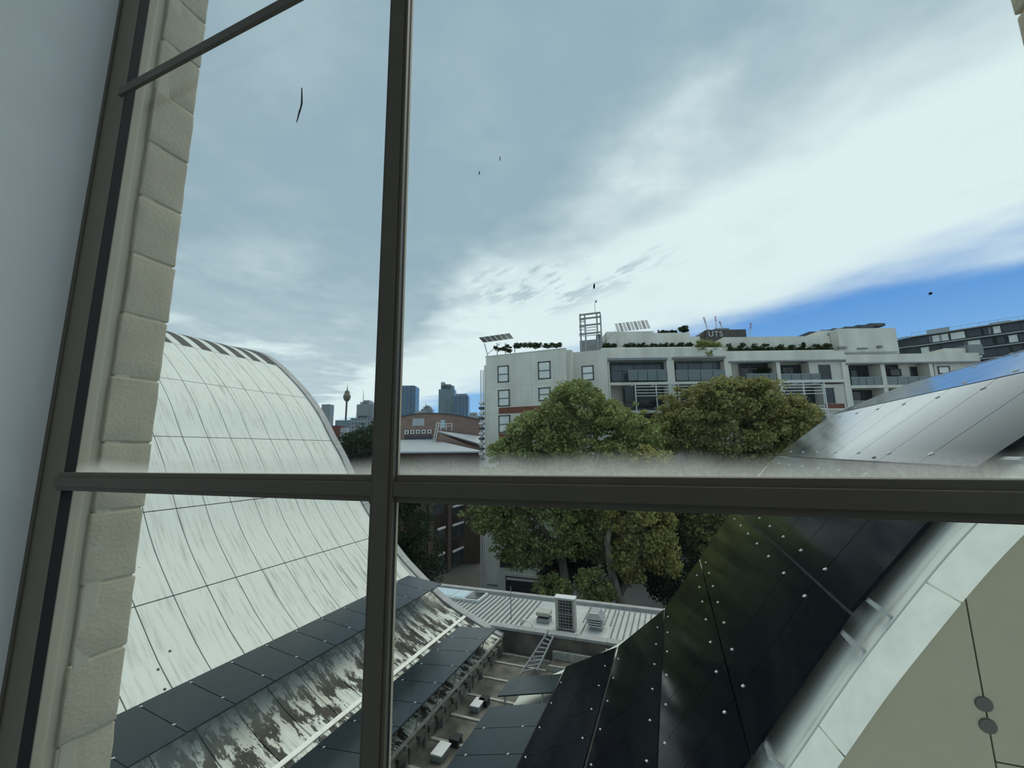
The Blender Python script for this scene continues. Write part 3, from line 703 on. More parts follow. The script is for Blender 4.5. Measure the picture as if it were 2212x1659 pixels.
# ------------------------------------------------------------------ ribbed tin roof beyond the parapet
ZR = -7.32
tin = thing('tin_roof', (-5, 19.2, ZR - 0.2), 'pale ribbed tin roof beyond the parapet', 'roof')
MB().bx(-14.0, 3.5, 17.32, 21.0, ZR - 0.2, ZR).build('tray', M['tin'], tin)
MB().bx(-14.0, 3.5, 20.95, 21.25, ZR - 0.9, ZR + 0.16).build('back_cap', M['coping'], tin)
x = -13.6
ribm = MB().bx(-0.022, 0.022, 17.45, 20.75, ZR, ZR + 0.05).build('rib', M['tin_rib'], tin, origin=(0, 0, 0)); ribm.location = V3((x, 0, 0)) - WLOC[tin.name]
while x < 3.2:
    x += 0.235
    if -6.35 < x < -3.0 and not (-4.05 < x < -3.95): 
        continue
    newobj('rib', ribm.data, tin, (x, 0, 0))
short = MB().bx(-0.022, 0.022, 18.9, 20.75, ZR, ZR + 0.05).build('rib', M['tin_rib'], tin, origin=(0, 0, 0)); short.location = V3((-3.2, 0, 0)) - WLOC[tin.name]
for x in (-4.1, -3.9, -3.4, -2.95): newobj('rib', short.data, tin, (x, 0, 0))
MB().bx(-6.4, -2.9, 17.5, 20.4, ZR, ZR + 0.018).build('flat_tray', M['tin'], tin)
# skylight at the left end
p0 = at_z(900, 1272, ZR); 
sk = thing('skylight', (-10.6, 20.0, ZR), 'long low skylight with pale blue glass on the tin roof', 'skylight')
MB().bx(-12.4, -9.4, 19.55, 20.7, ZR, ZR + 0.14).build('kerb', M['white_metal'], sk)
for x0, x1, mt in ((-12.3, -10.95, 'sky_glass'), (-10.85, -10.3, 'sky_glass'), (-10.2, -9.5, 'pane_dark')):
    MB().bx(x0, x1, 19.65, 20.6, ZR + 0.14, ZR + 0.17).build('pane', M[mt], sk)
# air conditioner
ac = thing('air_conditioner', (-4.62, 17.95, ZR), 'tall beige outdoor air-conditioning unit with black grille', 'air conditioner')
ax0, ax1, ay0, ay1, az0, az1 = -5.02, -4.20, 17.80, 18.16, ZR + 0.08, ZR + 1.26
MB().bx(ax0, ax1, ay0, ay1, az0, az1).build('casing', M['ac'], ac, bevel=0.02)
MB().bx(ax0 - .03, ax1 + .03, ay0 - .06, ay1 + .03, az1, az1 + 0.05).build('top', M['white_metal'], ac, bevel=0.01)
for k in range(2):
    z0 = az0 + 0.07 + 0.54 * k; MB().bx(ax0 + .14, ax1 - .10, ay0 - .012, ay0 + .01, z0, z0 + 0.50).build('fan_recess', M['dark'], ac)
    cx_, cz_ = (ax0 + .14 + ax1 - .10) / 2, z0 + .25
    for i in range(4): MB().bx(ax0 + .14, ax1 - .10, ay0 - .022, ay0 - .014, z0 + .06 + .12 * i, z0 + .075 + .12 * i).build('grille_bar', M['ac'], ac)
    for i in range(4): MB().bx(ax0 + .2 + .12 * i, ax0 + .212 + .12 * i, ay0 - .022, ay0 - .014, z0 + .02, z0 + .48).build('grille_bar', M['ac'], ac)
for xx in (ax0 + .08, ax1 - .08): MB().bx(xx - .05, xx + .05, ay0 - .04, ay1 + .02, ZR, az0).build('foot', M['grey_metal'], ac)
# vents, pole, bent pipe
v = thing('roof_vent', (-5.72, 18.5, ZR), 'square brownish roof vent with cap beside the air conditioner', 'vent')
MB().bx(-6.0, -5.44, 18.25, 18.75, ZR, ZR + 0.2).build('base', M['alu_dull'], v)
MB().bx(-5.94, -5.5, 18.3, 18.7, ZR + 0.2, ZR + 0.3).build('neck', M['dark'], v); MB().bx(-6.02, -5.42, 18.22, 18.78, ZR + 0.3, ZR + 0.46).build('cap', M['ac'], v, bevel=0.03)
v = thing('roof_vent', (-3.45, 18.5, ZR), 'white louvred roof vent with pitched cap near the black panels', 'vent')
MB().bx(-3.72, -3.2, 18.3, 18.75, ZR, ZR + 0.14).build('base', M['alu_dull'], v)
for k in range(3):
    g_ = .02 * k; MB().bx(-3.76 - g_, -3.18 + g_, 18.24 - g_, 18.8 + g_, ZR + 0.15 + .1 * k, ZR + 0.2 + .1 * k).build('louvre', M['alu'], v)
MB().bx(-3.6, -3.34, 18.36, 18.7, ZR + .14, ZR + .46).build('neck', M['dark'], v)
MB().prism([(-3.84, 18.14, ZR + .46), (-3.12, 18.14, ZR + .46), (-3.30, 18.14, ZR + .72), (-3.66, 18.14, ZR + .72)], (0, .72, 0)).build('cap', M['alu'], v, bevel=0.01)
o = MB().tube([(-7.2, 18.3, ZR), (-7.2, 18.3, ZR + 1.35)], 0.018, 8).build('roof_pole', M['grey_metal']); tag(o, 'thin grey pole standing on the tin roof', 'pole')
o = MB().tube([(-6.55, 17.75, ZR), (-6.5, 17.75, ZR + .22), (-6.40, 17.72, ZR + .28), (-6.15, 17.70, ZR + .25), (-6.03, 17.7, ZR + .15), (-5.97, 17.7, ZR)], 0.03, 8).build('bent_pipe', M['white_metal'], smooth=True); tag(o, 'white bent pipe hoop at the edge of the tin roof', 'pipe')

# ------------------------------------------------------------------ ground
ZGR = -17.6
o = MB().bx(-2600, 2600, 21.5, 3600, ZGR - 1, ZGR).build('ground', M['ground']); o['kind'] = 'structure'
gz = MB(); gz.bx(-30, 30, 21.5, 70, ZGR, ZGR + 0.03); o = gz.build('street', M['asphalt']); o['kind'] = 'structure'
# building body under both roofs
o = MB().bx(-34, 12, YG + 0.2, 20.9, ZGR, -8.32).build('wall_podium', M['brownwall']); o['kind'] = 'structure'

# ------------------------------------------------------------------ trees
def leaves_mesh(centers, size, normal_up=0.35, jitter=1.0):
    n = len(centers); d = rng.normal(size=(n, 3)); d[:, 2] += normal_up; d /= np.linalg.norm(d, axis=1)[:, None]
    t = rng.normal(size=(n, 3)); a = np.cross(d, t); a /= np.linalg.norm(a, axis=1)[:, None]; b = np.cross(d, a)
    sz = size * rng.uniform(0.6, 1.25, n)[:, None]
    fold = d * sz * 0.22
    v = np.stack([centers - a * sz * .62, centers - b * sz * .42 + fold, centers + a * sz * .62, centers + b * sz * .42 + fold], 1).reshape(-1, 3)
    f = np.arange(4 * n).reshape(-1, 4); return v, f
def np_mesh(name, v, f, mt):
    me = bpy.data.meshes.new(name); me.vertices.add(len(v)); me.vertices.foreach_set('co', v.astype(np.float32).ravel())
    nf = len(f); me.loops.add(nf * 4); me.loops.foreach_set('vertex_index', f.astype(np.int32).ravel())
    me.polygons.add(nf); me.polygons.foreach_set('loop_start', np.arange(0, nf * 4, 4, dtype=np.int32))
    try: me.polygons.foreach_set('loop_total', np.full(nf, 4, np.int32))
    except Exception: pass
    me.update(calc_edges=True); me.materials.append(mt); return me
def blob_points(ells, nclump, per, rc, loose=0.0):
    """leaf positions: clumps scattered over the shells of the big crown masses, with some sprays standing out of the outline"""
    vol = np.array([e[1][0] * e[1][1] * e[1][2] for e in ells]) ** 0.75; vol /= vol.sum(); out = []
    for i in range(nclump):
        c, r = ells[rng.choice(len(ells), p=vol)]
        d = rng.normal(size=3); d /= np.linalg.norm(d); rad = rng.uniform(0.55, 1.0) ** 0.6
        far = rng.random() < loose
        if far: rad = rng.uniform(1.0, 1.32); d[2] = abs(d[2]) * 0.9
        cc = np.array(c) + d * np.array(r) * rad
        rr = rc * (rng.uniform(0.35, 0.65) if far else rng.uniform(0.6, 1.3)); m = max(8, int(per * (0.28 if far else 1)))
        p = rng.normal(size=(m, 3)); p /= np.linalg.norm(p, axis=1)[:, None]
        p *= (rng.uniform(0, 1, m) ** 0.5)[:, None] * rr * np.array((1.1, 1.1, 0.75)); out.append(cc + p)
    return np.concatenate(out)
def ell(px, py, d, rx, ry, rz=None):
    c = at(px, py, d); s = d / FPX; return (c, (rx * s, (rz or min(rx, 75)) * s, ry * s))
def tree(name, label, base, trunk_paths, ells, mt, bark, nclump, per, rc, size, group='street trees', cat='tree'):
    t = thing(name, base, label, cat, group)
    pts = blob_points(ells, nclump, per, rc, 0.22) - np.array(base)
    v, f = leaves_mesh(pts, size); me = np_mesh('foliage', v, f, mt); newobj('foliage', me, t, base)
    for path, rads in trunk_paths: MB().tube(path, rads, 9).build('trunk' if path is trunk_paths[0][0] else 'branch', bark, t, smooth=True)
    return t
def gp(px, d): p = at(px, 1300, d); return np.array((p[0], p[1], ZGR))
D = 36.0
b1 = gp(1240, D)
tree('plane_tree', 'large green plane tree in front of the pale apartment block', b1,
     [([b1, at(1228, 1290, D), at(1212, 1200, D), at(1225, 1100, D), at(1240, 960, D)], [.55, .42, .36, .28, .12]),
      ([at(1212, 1200, D), at(1150, 1110, D), at(1110, 1010, D)], [.24, .18, .07]), ([at(1225, 1100, D), at(1310, 1010, D), at(1350, 930, D)], [.22, .16, .06]),
      ([at(1225, 1130, D), at(1180, 1010, D - 1), at(1190, 900, D - 1)], [.2, .13, .05])],
     [ell(1245, 885, D, 66, 55), ell(1185, 930, D, 60, 50), ell(1160, 960, D, 72, 50), ell(1330, 930, D, 70, 55), ell(1380, 960, D, 50, 50), ell(1100, 985, D, 40, 40), ell(1130, 1040, D, 85, 60), ell(1245, 1020, D - 1, 130, 90), ell(1355, 1030, D - .5, 70, 60),
      ell(1080, 1120, D, 62, 52), ell(1190, 1130, D, 110, 75), ell(1290, 1130, D, 60, 70), ell(1130, 1190, D, 55, 30), ell(1235, 850, D, 34, 24), ell(1050, 1100, D, 36, 34), ell(1310, 900, D, 40, 30)],
     M['leaf_green'], M['bark_pale'], 1050, 105, 0.78, 0.25)
D = 33.0
b2 = gp(1335, D)
tree('plane_tree', 'yellowing plane tree with pale forked trunk, nearest the black solar panels', b2,
     [([b2, at(1340, 1300, D), at(1322, 1240, D), at(1312, 1170, D), at(1330, 1080, D), at(1385, 980, D)], [.45, .38, .32, .27, .2, .08]),
      ([at(1338, 1290, D), at(1362, 1240, D), at(1392, 1150, D), at(1420, 1060, D)], [.22, .18, .14, .06])],
     [ell(1385, 1010, D, 45, 42), ell(1420, 990, D, 22, 22), ell(1390, 1120, D, 62, 62), ell(1425, 1180, D, 32, 60), ell(1350, 1200, D, 32, 38), ell(1340, 1090, D, 50, 60), ell(1372, 1240, D, 18, 22), ell(1448, 1225, D, 16, 30)],
     M['leaf_yellow'], M['bark_pale'], 380, 100, 0.60, 0.23)
D = 39.5
b3 = gp(1560, D)
tree('plane_tree', 'broad olive plane tree reaching over the white pergola balconies', b3,
     [([b3, at(1560, 1150, D), at(1570, 1030, D), at(1590, 930, D)], [.5, .4, .3, .1]), ([at(1565, 1080, D), at(1660, 980, D), at(1700, 920, D)], [.25, .16, .06]), ([at(1565, 1080, D), at(1480, 980, D), at(1460, 900, D)], [.25, .16, .06])],
     [ell(1590, 862, D, 66, 42), ell(1500, 885, D, 62, 52), ell(1540, 850, D, 40, 30), ell(1640, 850, D, 40, 28), ell(1725, 905, D, 36, 36), ell(1670, 900, D, 70, 45), ell(1450, 930, D, 40, 50), ell(1590, 950, D, 140, 70), ell(1720, 950, D, 42, 50), ell(1540, 1060, D, 110, 80), ell(1650, 1040, D, 80, 70),
      ell(1530, 1150, D, 60, 70), ell(1475, 1090, D, 40, 60)],
     M['leaf_olive'], M['bark_dark'], 1000, 100, 0.82, 0.27)
D = 30.0
b4 = gp(890, D)
tree('weeping_tree', 'dark green feathery tree beside the brown brick building', b4,
     [([b4, at(890, 1250, D), at(885, 1120, D), at(880, 1000, D)], [.35, .28, .2, .06])],
     [ell(885, 1130, D, 45, 80), ell(910, 1200, D, 40, 60), ell(880, 1040, D, 42, 55), ell(870, 1210, D, 40, 60), ell(930, 1235, D, 26, 26)],
     M['leaf_dark'], M['bark_dark'], 230, 90, 0.6, 0.15)
D = 45.0
b5 = gp(775, D)
tree('weeping_tree', 'dark green feathery tree beyond the far edge of the white roof', b5,
     [([b5, at(775, 1100, D), at(785, 960, D)], [.4, .3, .08])],
     [ell(790, 965, D, 38, 42), ell(770, 1000, D, 40, 50), ell(800, 1030, D, 45, 60), ell(755, 960, D, 14, 20), ell(815, 940, D, 22, 24)],
     M['leaf_dark'], M['bark_dark'], 200, 90, 0.8, 0.22)
D = 39.0
for px, py, rx, ry, lab in ((1290, 1200, 60, 80, 'dark shaded tree behind the forked pale trunk'), (1440, 1215, 60, 85, 'dark shaded tree beside the yellow foliage, nearest the black panels'), (1205, 1225, 34, 50, 'dark shaded tree behind the large plane trunk')):
    b = gp(px, D); tree('shade_tree', lab, b, [([b, at(px, py, D)], [.25, .08])], [ell(px, py, D, rx, ry)], M['leaf_dark'], M['bark_dark'], 110, 80, 0.8, 0.24, 'shaded trees behind the plane trees')  # shade behind the pale trunks is put into the dark leaf colour
D = 31.0
for px, py, rx, ry, lab in ((1195, 1272, 36, 26, 'bright green shrub at the foot of the large plane tree'), (1275, 1262, 30, 34, 'green shrub between the two pale tree trunks'), (1300, 1285, 22, 20, 'low shrub at the foot of the yellowing plane tree')):
    b = gp(px, D); tree('shrub', lab, b, [([b, at(px, py + 10, D)], [.12, .04])], [ell(px, py, D, rx, ry)], M['leaf_green'], M['bark_dark'], 26, 80, 0.5, 0.19, 'shrubs behind the tin roof', 'shrub')

# ------------------------------------------------------------------ facades
class Face:
    """a vertical facade through a measured point; a runs along it, h is height, b steps out towards the viewer"""
    def __init__(s, p, u):
        s.p = np.array(p, float); u = np.array((u[0], u[1], 0.0)); s.u = u / np.linalg.norm(u); s.n = np.array((s.u[1], -s.u[0], 0.0)); s.z = np.array((0, 0, 1.0))
    def w(s, a, h, b=0.0): r = s.p + s.u * a + s.n * b; return np.array((r[0], r[1], h))
    def ah(s, x, y, b=0.0):
        r = ray(x, y); p0 = s.p + s.n * b; t = (p0 @ s.n) / (r @ s.n); q = r * t; return (q - s.p) @ s.u, q[2]
    def rect(s, x0, y0, x1, y1, b=0.0):
        a0, h1 = s.ah(x0, (y0 + y1) / 2 if False else y0, b); a1, _ = s.ah(x1, y0, b); _, h0 = s.ah((x0 + x1) / 2, y1, b); _, h1 = s.ah((x0 + x1) / 2, y0, b); return a0, a1, h0, h1
    def box(s, mb, a0, a1, h0, h1, b0, b1):
        c = s.w((a0 + a1) / 2, (h0 + h1) / 2, (b0 + b1) / 2); return mb.box(c, (abs(a1 - a0) / 2, abs(b1 - b0) / 2, abs(h1 - h0) / 2), (s.u, s.n, s.z))
    def pbox(s, mb, x0, y0, x1, y1, b0, b1):
        a0, a1, h0, h1 = s.rect(x0, y0, x1, y1, max(b0, b1)); return s.box(mb, a0, a1, h0, h1, b0, b1)
DB = 48.0
F1 = Face(at(1130, 850, DB), (1, 0))
F2 = Face(at(1310, 800, DB), (0.9332, 0.3591))
apt = thing('apartment_building', (F1.p[0] + 6, F1.p[1] + 4, ZGR), 'pale rendered apartment block with balconies and roof gardens', 'building')
def part(name, mt, f, *a, px=True, bevel=0.0, parent=None):
    mb = MB(); (f.pbox if px else f.box)(mb, *a); return mb.build(name, M[mt], parent or apt, bevel=bevel)
def hof(y, x=1130, f=None): return (f or F1).ah(x, y)[1]
# left block
aL, _ = F1.ah(1050, 900); aR, _ = F1.ah(1226, 900); hT = F1.ah(1130, 762)[1]
a_, b_ = F1.ah(1050, 768)[1], F1.ah(1219, 749)[1]
zt0, zt1 = F1.ah(1050, 770)[1], F1.ah(1218, 752)[1]
mb = MB(); mb.prism([F1.w(aL, ZGR), F1.w(aR, ZGR), F1.w(aR, zt1), F1.w(aL, zt0)], -F1.n * 9.0); mb.build('wall', M['concrete'], apt)
aL2, _ = F1.ah(1043, 900); part('wall_return', 'concrete', F1, aL2, aL, ZGR, F1.ah(1045, 788)[1], -8.5, -0.4, px=False)
part('parapet_cap', 'concrete', F1, aL - 0.1, aR + 0.05, zt0 - 0.05, zt0 + 0.03, -0.3, 0.06, px=False)
# render joints scored in the wall
for y in (832, 888, 893, 945, 1000, 1100): 
    h = F1.ah(1130, y)[1]; part('score_line', 'score', F1, aL + .02, aR - .02, h, h + .035, -0.02, 0.008, px=False)
for x in (1112, 1150, 1200): a = F1.ah(x, 900)[0]; part('score_line', 'score', F1, a, a + .03, ZGR, zt0 - .2, -0.02, 0.007, px=False)
def window(f, x0, y0, x1, y1, b=0.0, glass='pane', rail=0.48, frame='frame_dark', nv=0, lower=None):
    a0, a1, h0, h1 = f.rect(x0, y0, x1, y1, b)
    mb = MB(); t = 0.13
    f.box(mb, a0, a1, h0, h0 + t, b - .12, b + .07); f.box(mb, a0, a1, h1 - t, h1, b - .12, b + .07)
    f.box(mb, a0, a0 + t, h0, h1, b - .12, b + .07); f.box(mb, a1 - t, a1, h0, h1, b - .12, b + .07)
    hm = h0 + (h1 - h0) * rail
    if rail: f.box(mb, a0, a1, hm - .045, hm + .045, b - .12, b + .08)
    for i in range(nv): ai = a0 + (a1 - a0) * (i + 1) / (nv + 1); f.box(mb, ai - .035, ai + .035, h0, h1, b - .12, b + .07)
    w = mb.build('window', M[frame], apt)
    cells = nv + 1
    for i in range(cells):
        c0 = a0 + (a1 - a0) * i / cells; c1 = a0 + (a1 - a0) * (i + 1) / cells
        if rail:
            for q0, q1, mt in ((h0, hm, lower or glass), (hm, h1, glass)):
                m2 = MB(); f.box(m2, c0 + .03, c1 - .03, q0 + .04, q1 - .04, b - .05, b + .03); m2.build('pane', M[mt], w)
        else:
            m2 = MB(); f.box(m2, c0 + .03, c1 - .03, h0 + .04, h1 - .04, b - .05, b + .03); m2.build('pane', M[glass], w)
    return w
for x0, y0, x1, y1 in ((1075, 790, 1099, 826), (1162, 781, 1189, 819), (1076, 842, 1101, 878), (1163, 837, 1189, 866), (1077, 897, 1102, 935), (1164, 890, 1190, 928), (1078, 953, 1103, 985)):
    window(F1, x0, y0, x1, y1)
for x0, y0, x1, y1 in ((1077, 878, 1190, 891), (1077, 935, 1190, 946)): part('terracotta_band', 'redband', F1, x0, y0, x1, y1, -0.1, 0.04)
window(F1, 1080, 1196, 1108, 1226, 0, 'pane_dark')
part('shopfront', 'dark', F1, 1092, 1250, 1215, 1290, -0.2, 0.05); part('shopfront_head', 'concrete', F1, 1088, 1244, 1220, 1250, -0.2, 0.10); part('shopfront_blind', 'white_metal', F1, 1094, 1252, 1190, 1257, 0.05, 0.09)
part('meter_box', 'grey_metal', F1, 1052, 1262, 1074, 1266, 0, 0.08)
# recessed link wall with a window
F1b = Face(F1.p + np.array((0, 1.6, 0)), (1, 0.05))
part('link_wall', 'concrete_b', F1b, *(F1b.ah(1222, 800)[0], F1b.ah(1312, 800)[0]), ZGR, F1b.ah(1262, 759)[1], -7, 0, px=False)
window(F1b, 1256, 790, 1282, 822, 0); window(F1b, 1257, 850, 1283, 880, 0)
part('side_wall', 'concrete', F1, aR - 0.02, aR + 0.55, ZGR, zt1 - 0.1, -6, -0.7, px=False)
# pipes and louvres at the left corner
for x in (1035, 1040):
    a = F1.ah(x, 900)[0]; MB().tube([F1.w(a, ZGR, -0.5), F1.w(a, F1.ah(x, 798)[1], -0.5)], 0.07, 8).build('downpipe', M['white_metal'], apt)
for i in range(12):
    y = 868 + i * 11; part('side_louvre', 'frame_dark' if i % 2 else 'white_metal', F1, 1034, y, 1043, y + 5, -1.2, -0.2)
# balcony block: slabs, fins and recessed window walls
hTop = F2.ah(1560, 745)[1]; hE = F2.ah(1560, 776)[1]; hS = F2.ah(1560, 824)[1]; hS2 = F2.ah(1560, 884)[1]
a0 = F2.ah(1300, 800)[0]; a1 = F2.ah(1830, 800)[0]; a2 = F2.ah(2122, 800)[0]
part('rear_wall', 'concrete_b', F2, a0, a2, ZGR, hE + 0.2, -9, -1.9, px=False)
part('roof_slab', 'concrete', F2, a0, F2.ah(1566, 800)[0], hE, F2.ah(1400, 752)[1], -9, 0.0, px=False)
part('roof_slab', 'concrete', F2, F2.ah(1566, 800)[0], a1, F2.ah(1700, 778)[1], F2.ah(1700, 759)[1], -9, 0.0, px=False)
part('roof_slab', 'concrete', F2, a1, a2, F2.ah(1960, 782)[1], F2.ah(1960, 764)[1], -9, 0.0, px=False)
part('awning_edge', 'grey_metal', F2, 1310, 773, 1442, 778, 0, 0.5); part('awning_edge', 'grey_metal', F2, 1455, 770, 1568, 774, 0, 0.5)
part('awning_edge', 'grey_metal', F2, 1576, 778, 1828, 781, 0, 0.25); part('awning_edge', 'grey_metal', F2, 1830, 782, 2120, 785, 0, 0.25)
for x0, x1, y0 in ((1300, 1317, 772), (1441, 1457, 774), (1566, 1580, 774), (1678, 1686, 780), (1820, 1833, 782), (1903, 1912, 784), (2008, 2016, 784)):
    part('fin_wall', 'concrete', F2, F2.ah(x0, 800)[0], F2.ah(x1, 800)[0], ZGR, F2.ah(x0, y0)[1], -2, 0.02, px=False)
for y0, y1 in ((823, 829), (884, 890), (945, 951), (1005, 1011)):
    part('floor_slab', 'concrete', F2, F2.ah(1316, 800)[0], F2.ah(1822, 800)[0], F2.ah(1560, y1)[1], F2.ah(1560, y0)[1], -2, 0.05, px=False)
    part('floor_slab', 'concrete', F2, F2.ah(1832, 800)[0], a2, F2.ah(1960, y1 + 8)[1], F2.ah(1960, y0 + 8)[1], -2, 0.05, px=False)
# upper window walls
window(F2, 1318, 779, 1440, 824, -1.0, 'pane_blue', 0.5, nv=4); window(F2, 1458, 775, 1566, 823, -1.0, 'pane_blue', 0.45, nv=3)
window(F2, 1597, 784, 1677, 826, -1.6, 'pane_dark', 0, nv=3); window(F2, 1688, 788, 1745, 826, -1.6, 'pane_dark', 0, nv=3)
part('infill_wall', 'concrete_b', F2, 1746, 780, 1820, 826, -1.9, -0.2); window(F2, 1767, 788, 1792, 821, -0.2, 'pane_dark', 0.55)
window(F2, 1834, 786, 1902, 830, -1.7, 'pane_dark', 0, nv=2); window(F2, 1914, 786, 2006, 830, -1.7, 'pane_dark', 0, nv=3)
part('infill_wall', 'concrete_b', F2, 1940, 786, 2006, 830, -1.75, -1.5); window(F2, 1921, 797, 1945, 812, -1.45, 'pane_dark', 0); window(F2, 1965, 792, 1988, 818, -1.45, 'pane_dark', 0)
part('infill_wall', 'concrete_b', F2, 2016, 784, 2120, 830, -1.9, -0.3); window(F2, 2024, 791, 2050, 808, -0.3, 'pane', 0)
window(F2, 1836, 838, 1935, 882, -1.7, 'pane_dark', 0, nv=3)
part('infill_wall', 'concrete_b', F2, 1775, 830, 1822, 940, -1.9, -0.15); window(F2, 1780, 838, 1800, 871, -0.15, 'pane_dark', 0.5)
part('terracotta_band', 'redband', F2, 1785, 872, 1824, 882, -0.2, 0.06)
window(F2, 1345, 838, 1440, 884, -1.5, 'pane_dark', 0.5, nv=4); window(F2, 1460, 838, 1560, 884, -1.5, 'pane_dark', 0.5, nv=3); window(F2, 1600, 838, 1770, 884, -1.5, 'pane_dark', 0.5, nv=6)
window(F2, 1330, 900, 1560, 944, -1.5, 'pane_dark', 0, nv=8); window(F2, 1600, 900, 1770, 944, -1.5, 'pane_dark', 0, nv=6)
window(F2, 1330, 1130, 1560, 1260, -1.2, 'pane_dark', 0, nv=6)
# balustrades
for x0, x1, y0, y1 in ((1356, 1440, 800, 822), (1459, 1566, 800, 822), (1612, 1677, 808, 826), (1688, 1772, 808, 828), (1838, 1903, 815, 833), (1914, 2008, 814, 832), (1840, 1925, 866, 880)):
    n_ = 4
    for i in range(n_):
        xa = x0 + (x1 - x0) * i / n_ + .6; xb = x0 + (x1 - x0) * (i + 1) / n_ - .6
        part('balustrade_pane', 'balus', F2, xa, y0, xb, y1, -0.05, 0.0)
    part('balustrade_rail', 'alu_dull', F2, x0, y0 - 1, x1, y0, -0.07, 0.02)
# white pergola with slats over the second balcony line
pa0, pa1 = F2.ah(1372, 830, 1.8)[0], F2.ah(1782, 830, 1.8)[0]; hp = F2.ah(1560, 826, 1.8)[1]; hb = F2.ah(1560, 905, 1.8)[1]
part('pergola_beam', 'white_metal', F2, pa0, pa1, hp - .14, hp, 1.7, 1.85, px=False)
for x in (1372, 1417, 1465, 1510, 1560, 1605, 1650, 1692, 1735, 1780):
    a = F2.ah(x, 830, 1.8)[0]; part('pergola_post', 'white_metal', F2, a - .05, a + .05, hb, hp, 1.72, 1.82, px=False); part('pergola_joist', 'white_metal', F2, a - .04, a + .04, hp - .12, hp, 0, 1.8, px=False)
for i in range(4): part('pergola_slat', 'white_metal', F2, pa0, pa1, hp - .42 - .34 * i, hp - .34 - .34 * i, 1.74, 1.80, px=False)
for i in range(4): part('pergola_slat', 'white_metal', F2, pa0 + 2, pa1, hb + .25 + .34 * i, hb + .33 + .34 * i, 1.74, 1.80, px=False)
part('pergola_side', 'frame_dark', F2, F2.ah(1352, 830, 0.8)[0], F2.ah(1374, 830, 1.7)[0], F2.ah(1372, 862, 1.7)[1], hp - .1, 0.2, 0.4, px=False)
# roof storey
part('roof_block', 'concrete', F2, 1310, 716, 1412, 752, -6, -2.5); part('roof_block', 'concrete', F2, 1400, 719, 1490, 752, -6, -2.7)
part('roof_block', 'concrete', F2, 1480, 727, 1512, 752, -6, -2.8)
mb = MB(); rp_ = [F2.w(F2.ah(1298, 755, -2)[0], F2.ah(1298, 757, -2)[1], -2), F2.w(F2.ah(1330, 755, -2)[0], F2.ah(1330, 757, -2)[1], -2), F2.w(F2.ah(1330, 715, -2)[0], F2.ah(1330, 714, -2)[1], -2)]
mb.prism(rp_, -F2.n * 1.5); mb.build('roof_ramp_wall', M['concrete'], apt)
part('roof_wall', 'concrete', F2, 1562, 727, 1792, 760, -5, -2.0)
part('roof_block', 'concrete', F2, 1808, 709, 1934, 764, -7, -0.8)
F3 = Face(F2.w(F2.ah(1809, 760, -0.8)[0], 0, -0.8), (-0.45, 0.9))
part('roof_block_return', 'concrete', F2, 1770, 714, 1810, 762, -7, -2.2); part('roof_vent_grille', 'grey_metal', F2, 1789, 721, 1797, 740, -2.2, -2.1)
part('planter_wall', 'concrete', F2, 1300, 750, 1500, 758, -2.2, -0.2); part('planter_wall', 'concrete', F2, 1560, 757, 1800, 762, -2.0, -0.1)
part('ledge_rail', 'alu_dull', F2, 1812, 760, 1942, 761.5, -0.7, -0.6)
for x0, y0, x1, y1 in ((1812, 748, 1830, 753), (1898, 746, 1906, 751), (1855, 751, 1876, 753)): part('roof_lamp', 'grey_metal', F2, x0, y0, x1, y1, -0.8, -0.5)
part('stair_parapet', 'balus', F2, 2090, 744, 2122, 766, -3, -0.5); part('roof_plant_box', 'concrete_b', F2, 2040, 752, 2100, 766, -3, -0.8)
# tilted sunshade frames on the roof
def shade(x0, x1, y0a, y0b, hgt, b, label_parts=8):
    aA, hA = F2.ah(x0, y0a, b); aB, hB = F2.ah(x1, y0b, b)
    for i in range(label_parts):
        t0, t1 = i / label_parts, (i + 1) / label_parts - 0.03
        pA = F2.w(aA + (aB - aA) * t0, hA + (hB - hA) * t0, b); pB = F2.w(aA + (aB - aA) * t1, hA + (hB - hA) * t1, b)
        dn = F2.n * 1.0 + np.array((0, 0, -hgt))
        MB().prism([pA, pB, pB + dn, pA + dn], (0, 0, -0.06)).build('roof_louvre', M['grey_metal'] if i % 2 else M['alu_dull'], apt)
shade(1328, 1400, 699, 691, 1.35, -3.6, 9)
shadeF = F1
for i in range(6):
    x = 1044 + i * 11; pA = F1.w(F1.ah(x, 740, -2)[0], F1.ah(x, 739 - i * 1.5, -2)[1], -2); pB = F1.w(F1.ah(x + 10, 740, -2)[0], F1.ah(x + 10, 738 - i * 1.5, -2)[1], -2)
    dn = F1.n * 1.3 + np.array((0, 0, 0.30)); MB().prism([pA, pB, pB + dn, pA + dn], (0, 0, -0.06)).build('roof_louvre', M['alu_dull'], apt)
for x, yb in ((1054, 765), (1074, 762), (1092, 760), (1112, 757)):
    a = F1.ah(x, 750, -1.2)[0]; MB().bar(F1.w(a, F1.ah(x, yb, -1.2)[1] - .3, -1.2), F1.w(a - (0.5 if x < 1060 else 0), F1.ah(x, 741, -1.2)[1], -1.2), 0.12).build('shade_post', M['white_metal'], apt)
MB().bar(F1.w(F1.ah(1052, 768, -1)[0], F1.ah(1052, 766, -1)[1], -1), F1.w(F1.ah(1080, 742, -1)[0], F1.ah(1080, 742, -1)[1], -1), 0.08).build('shade_brace', M['white_metal'], apt)
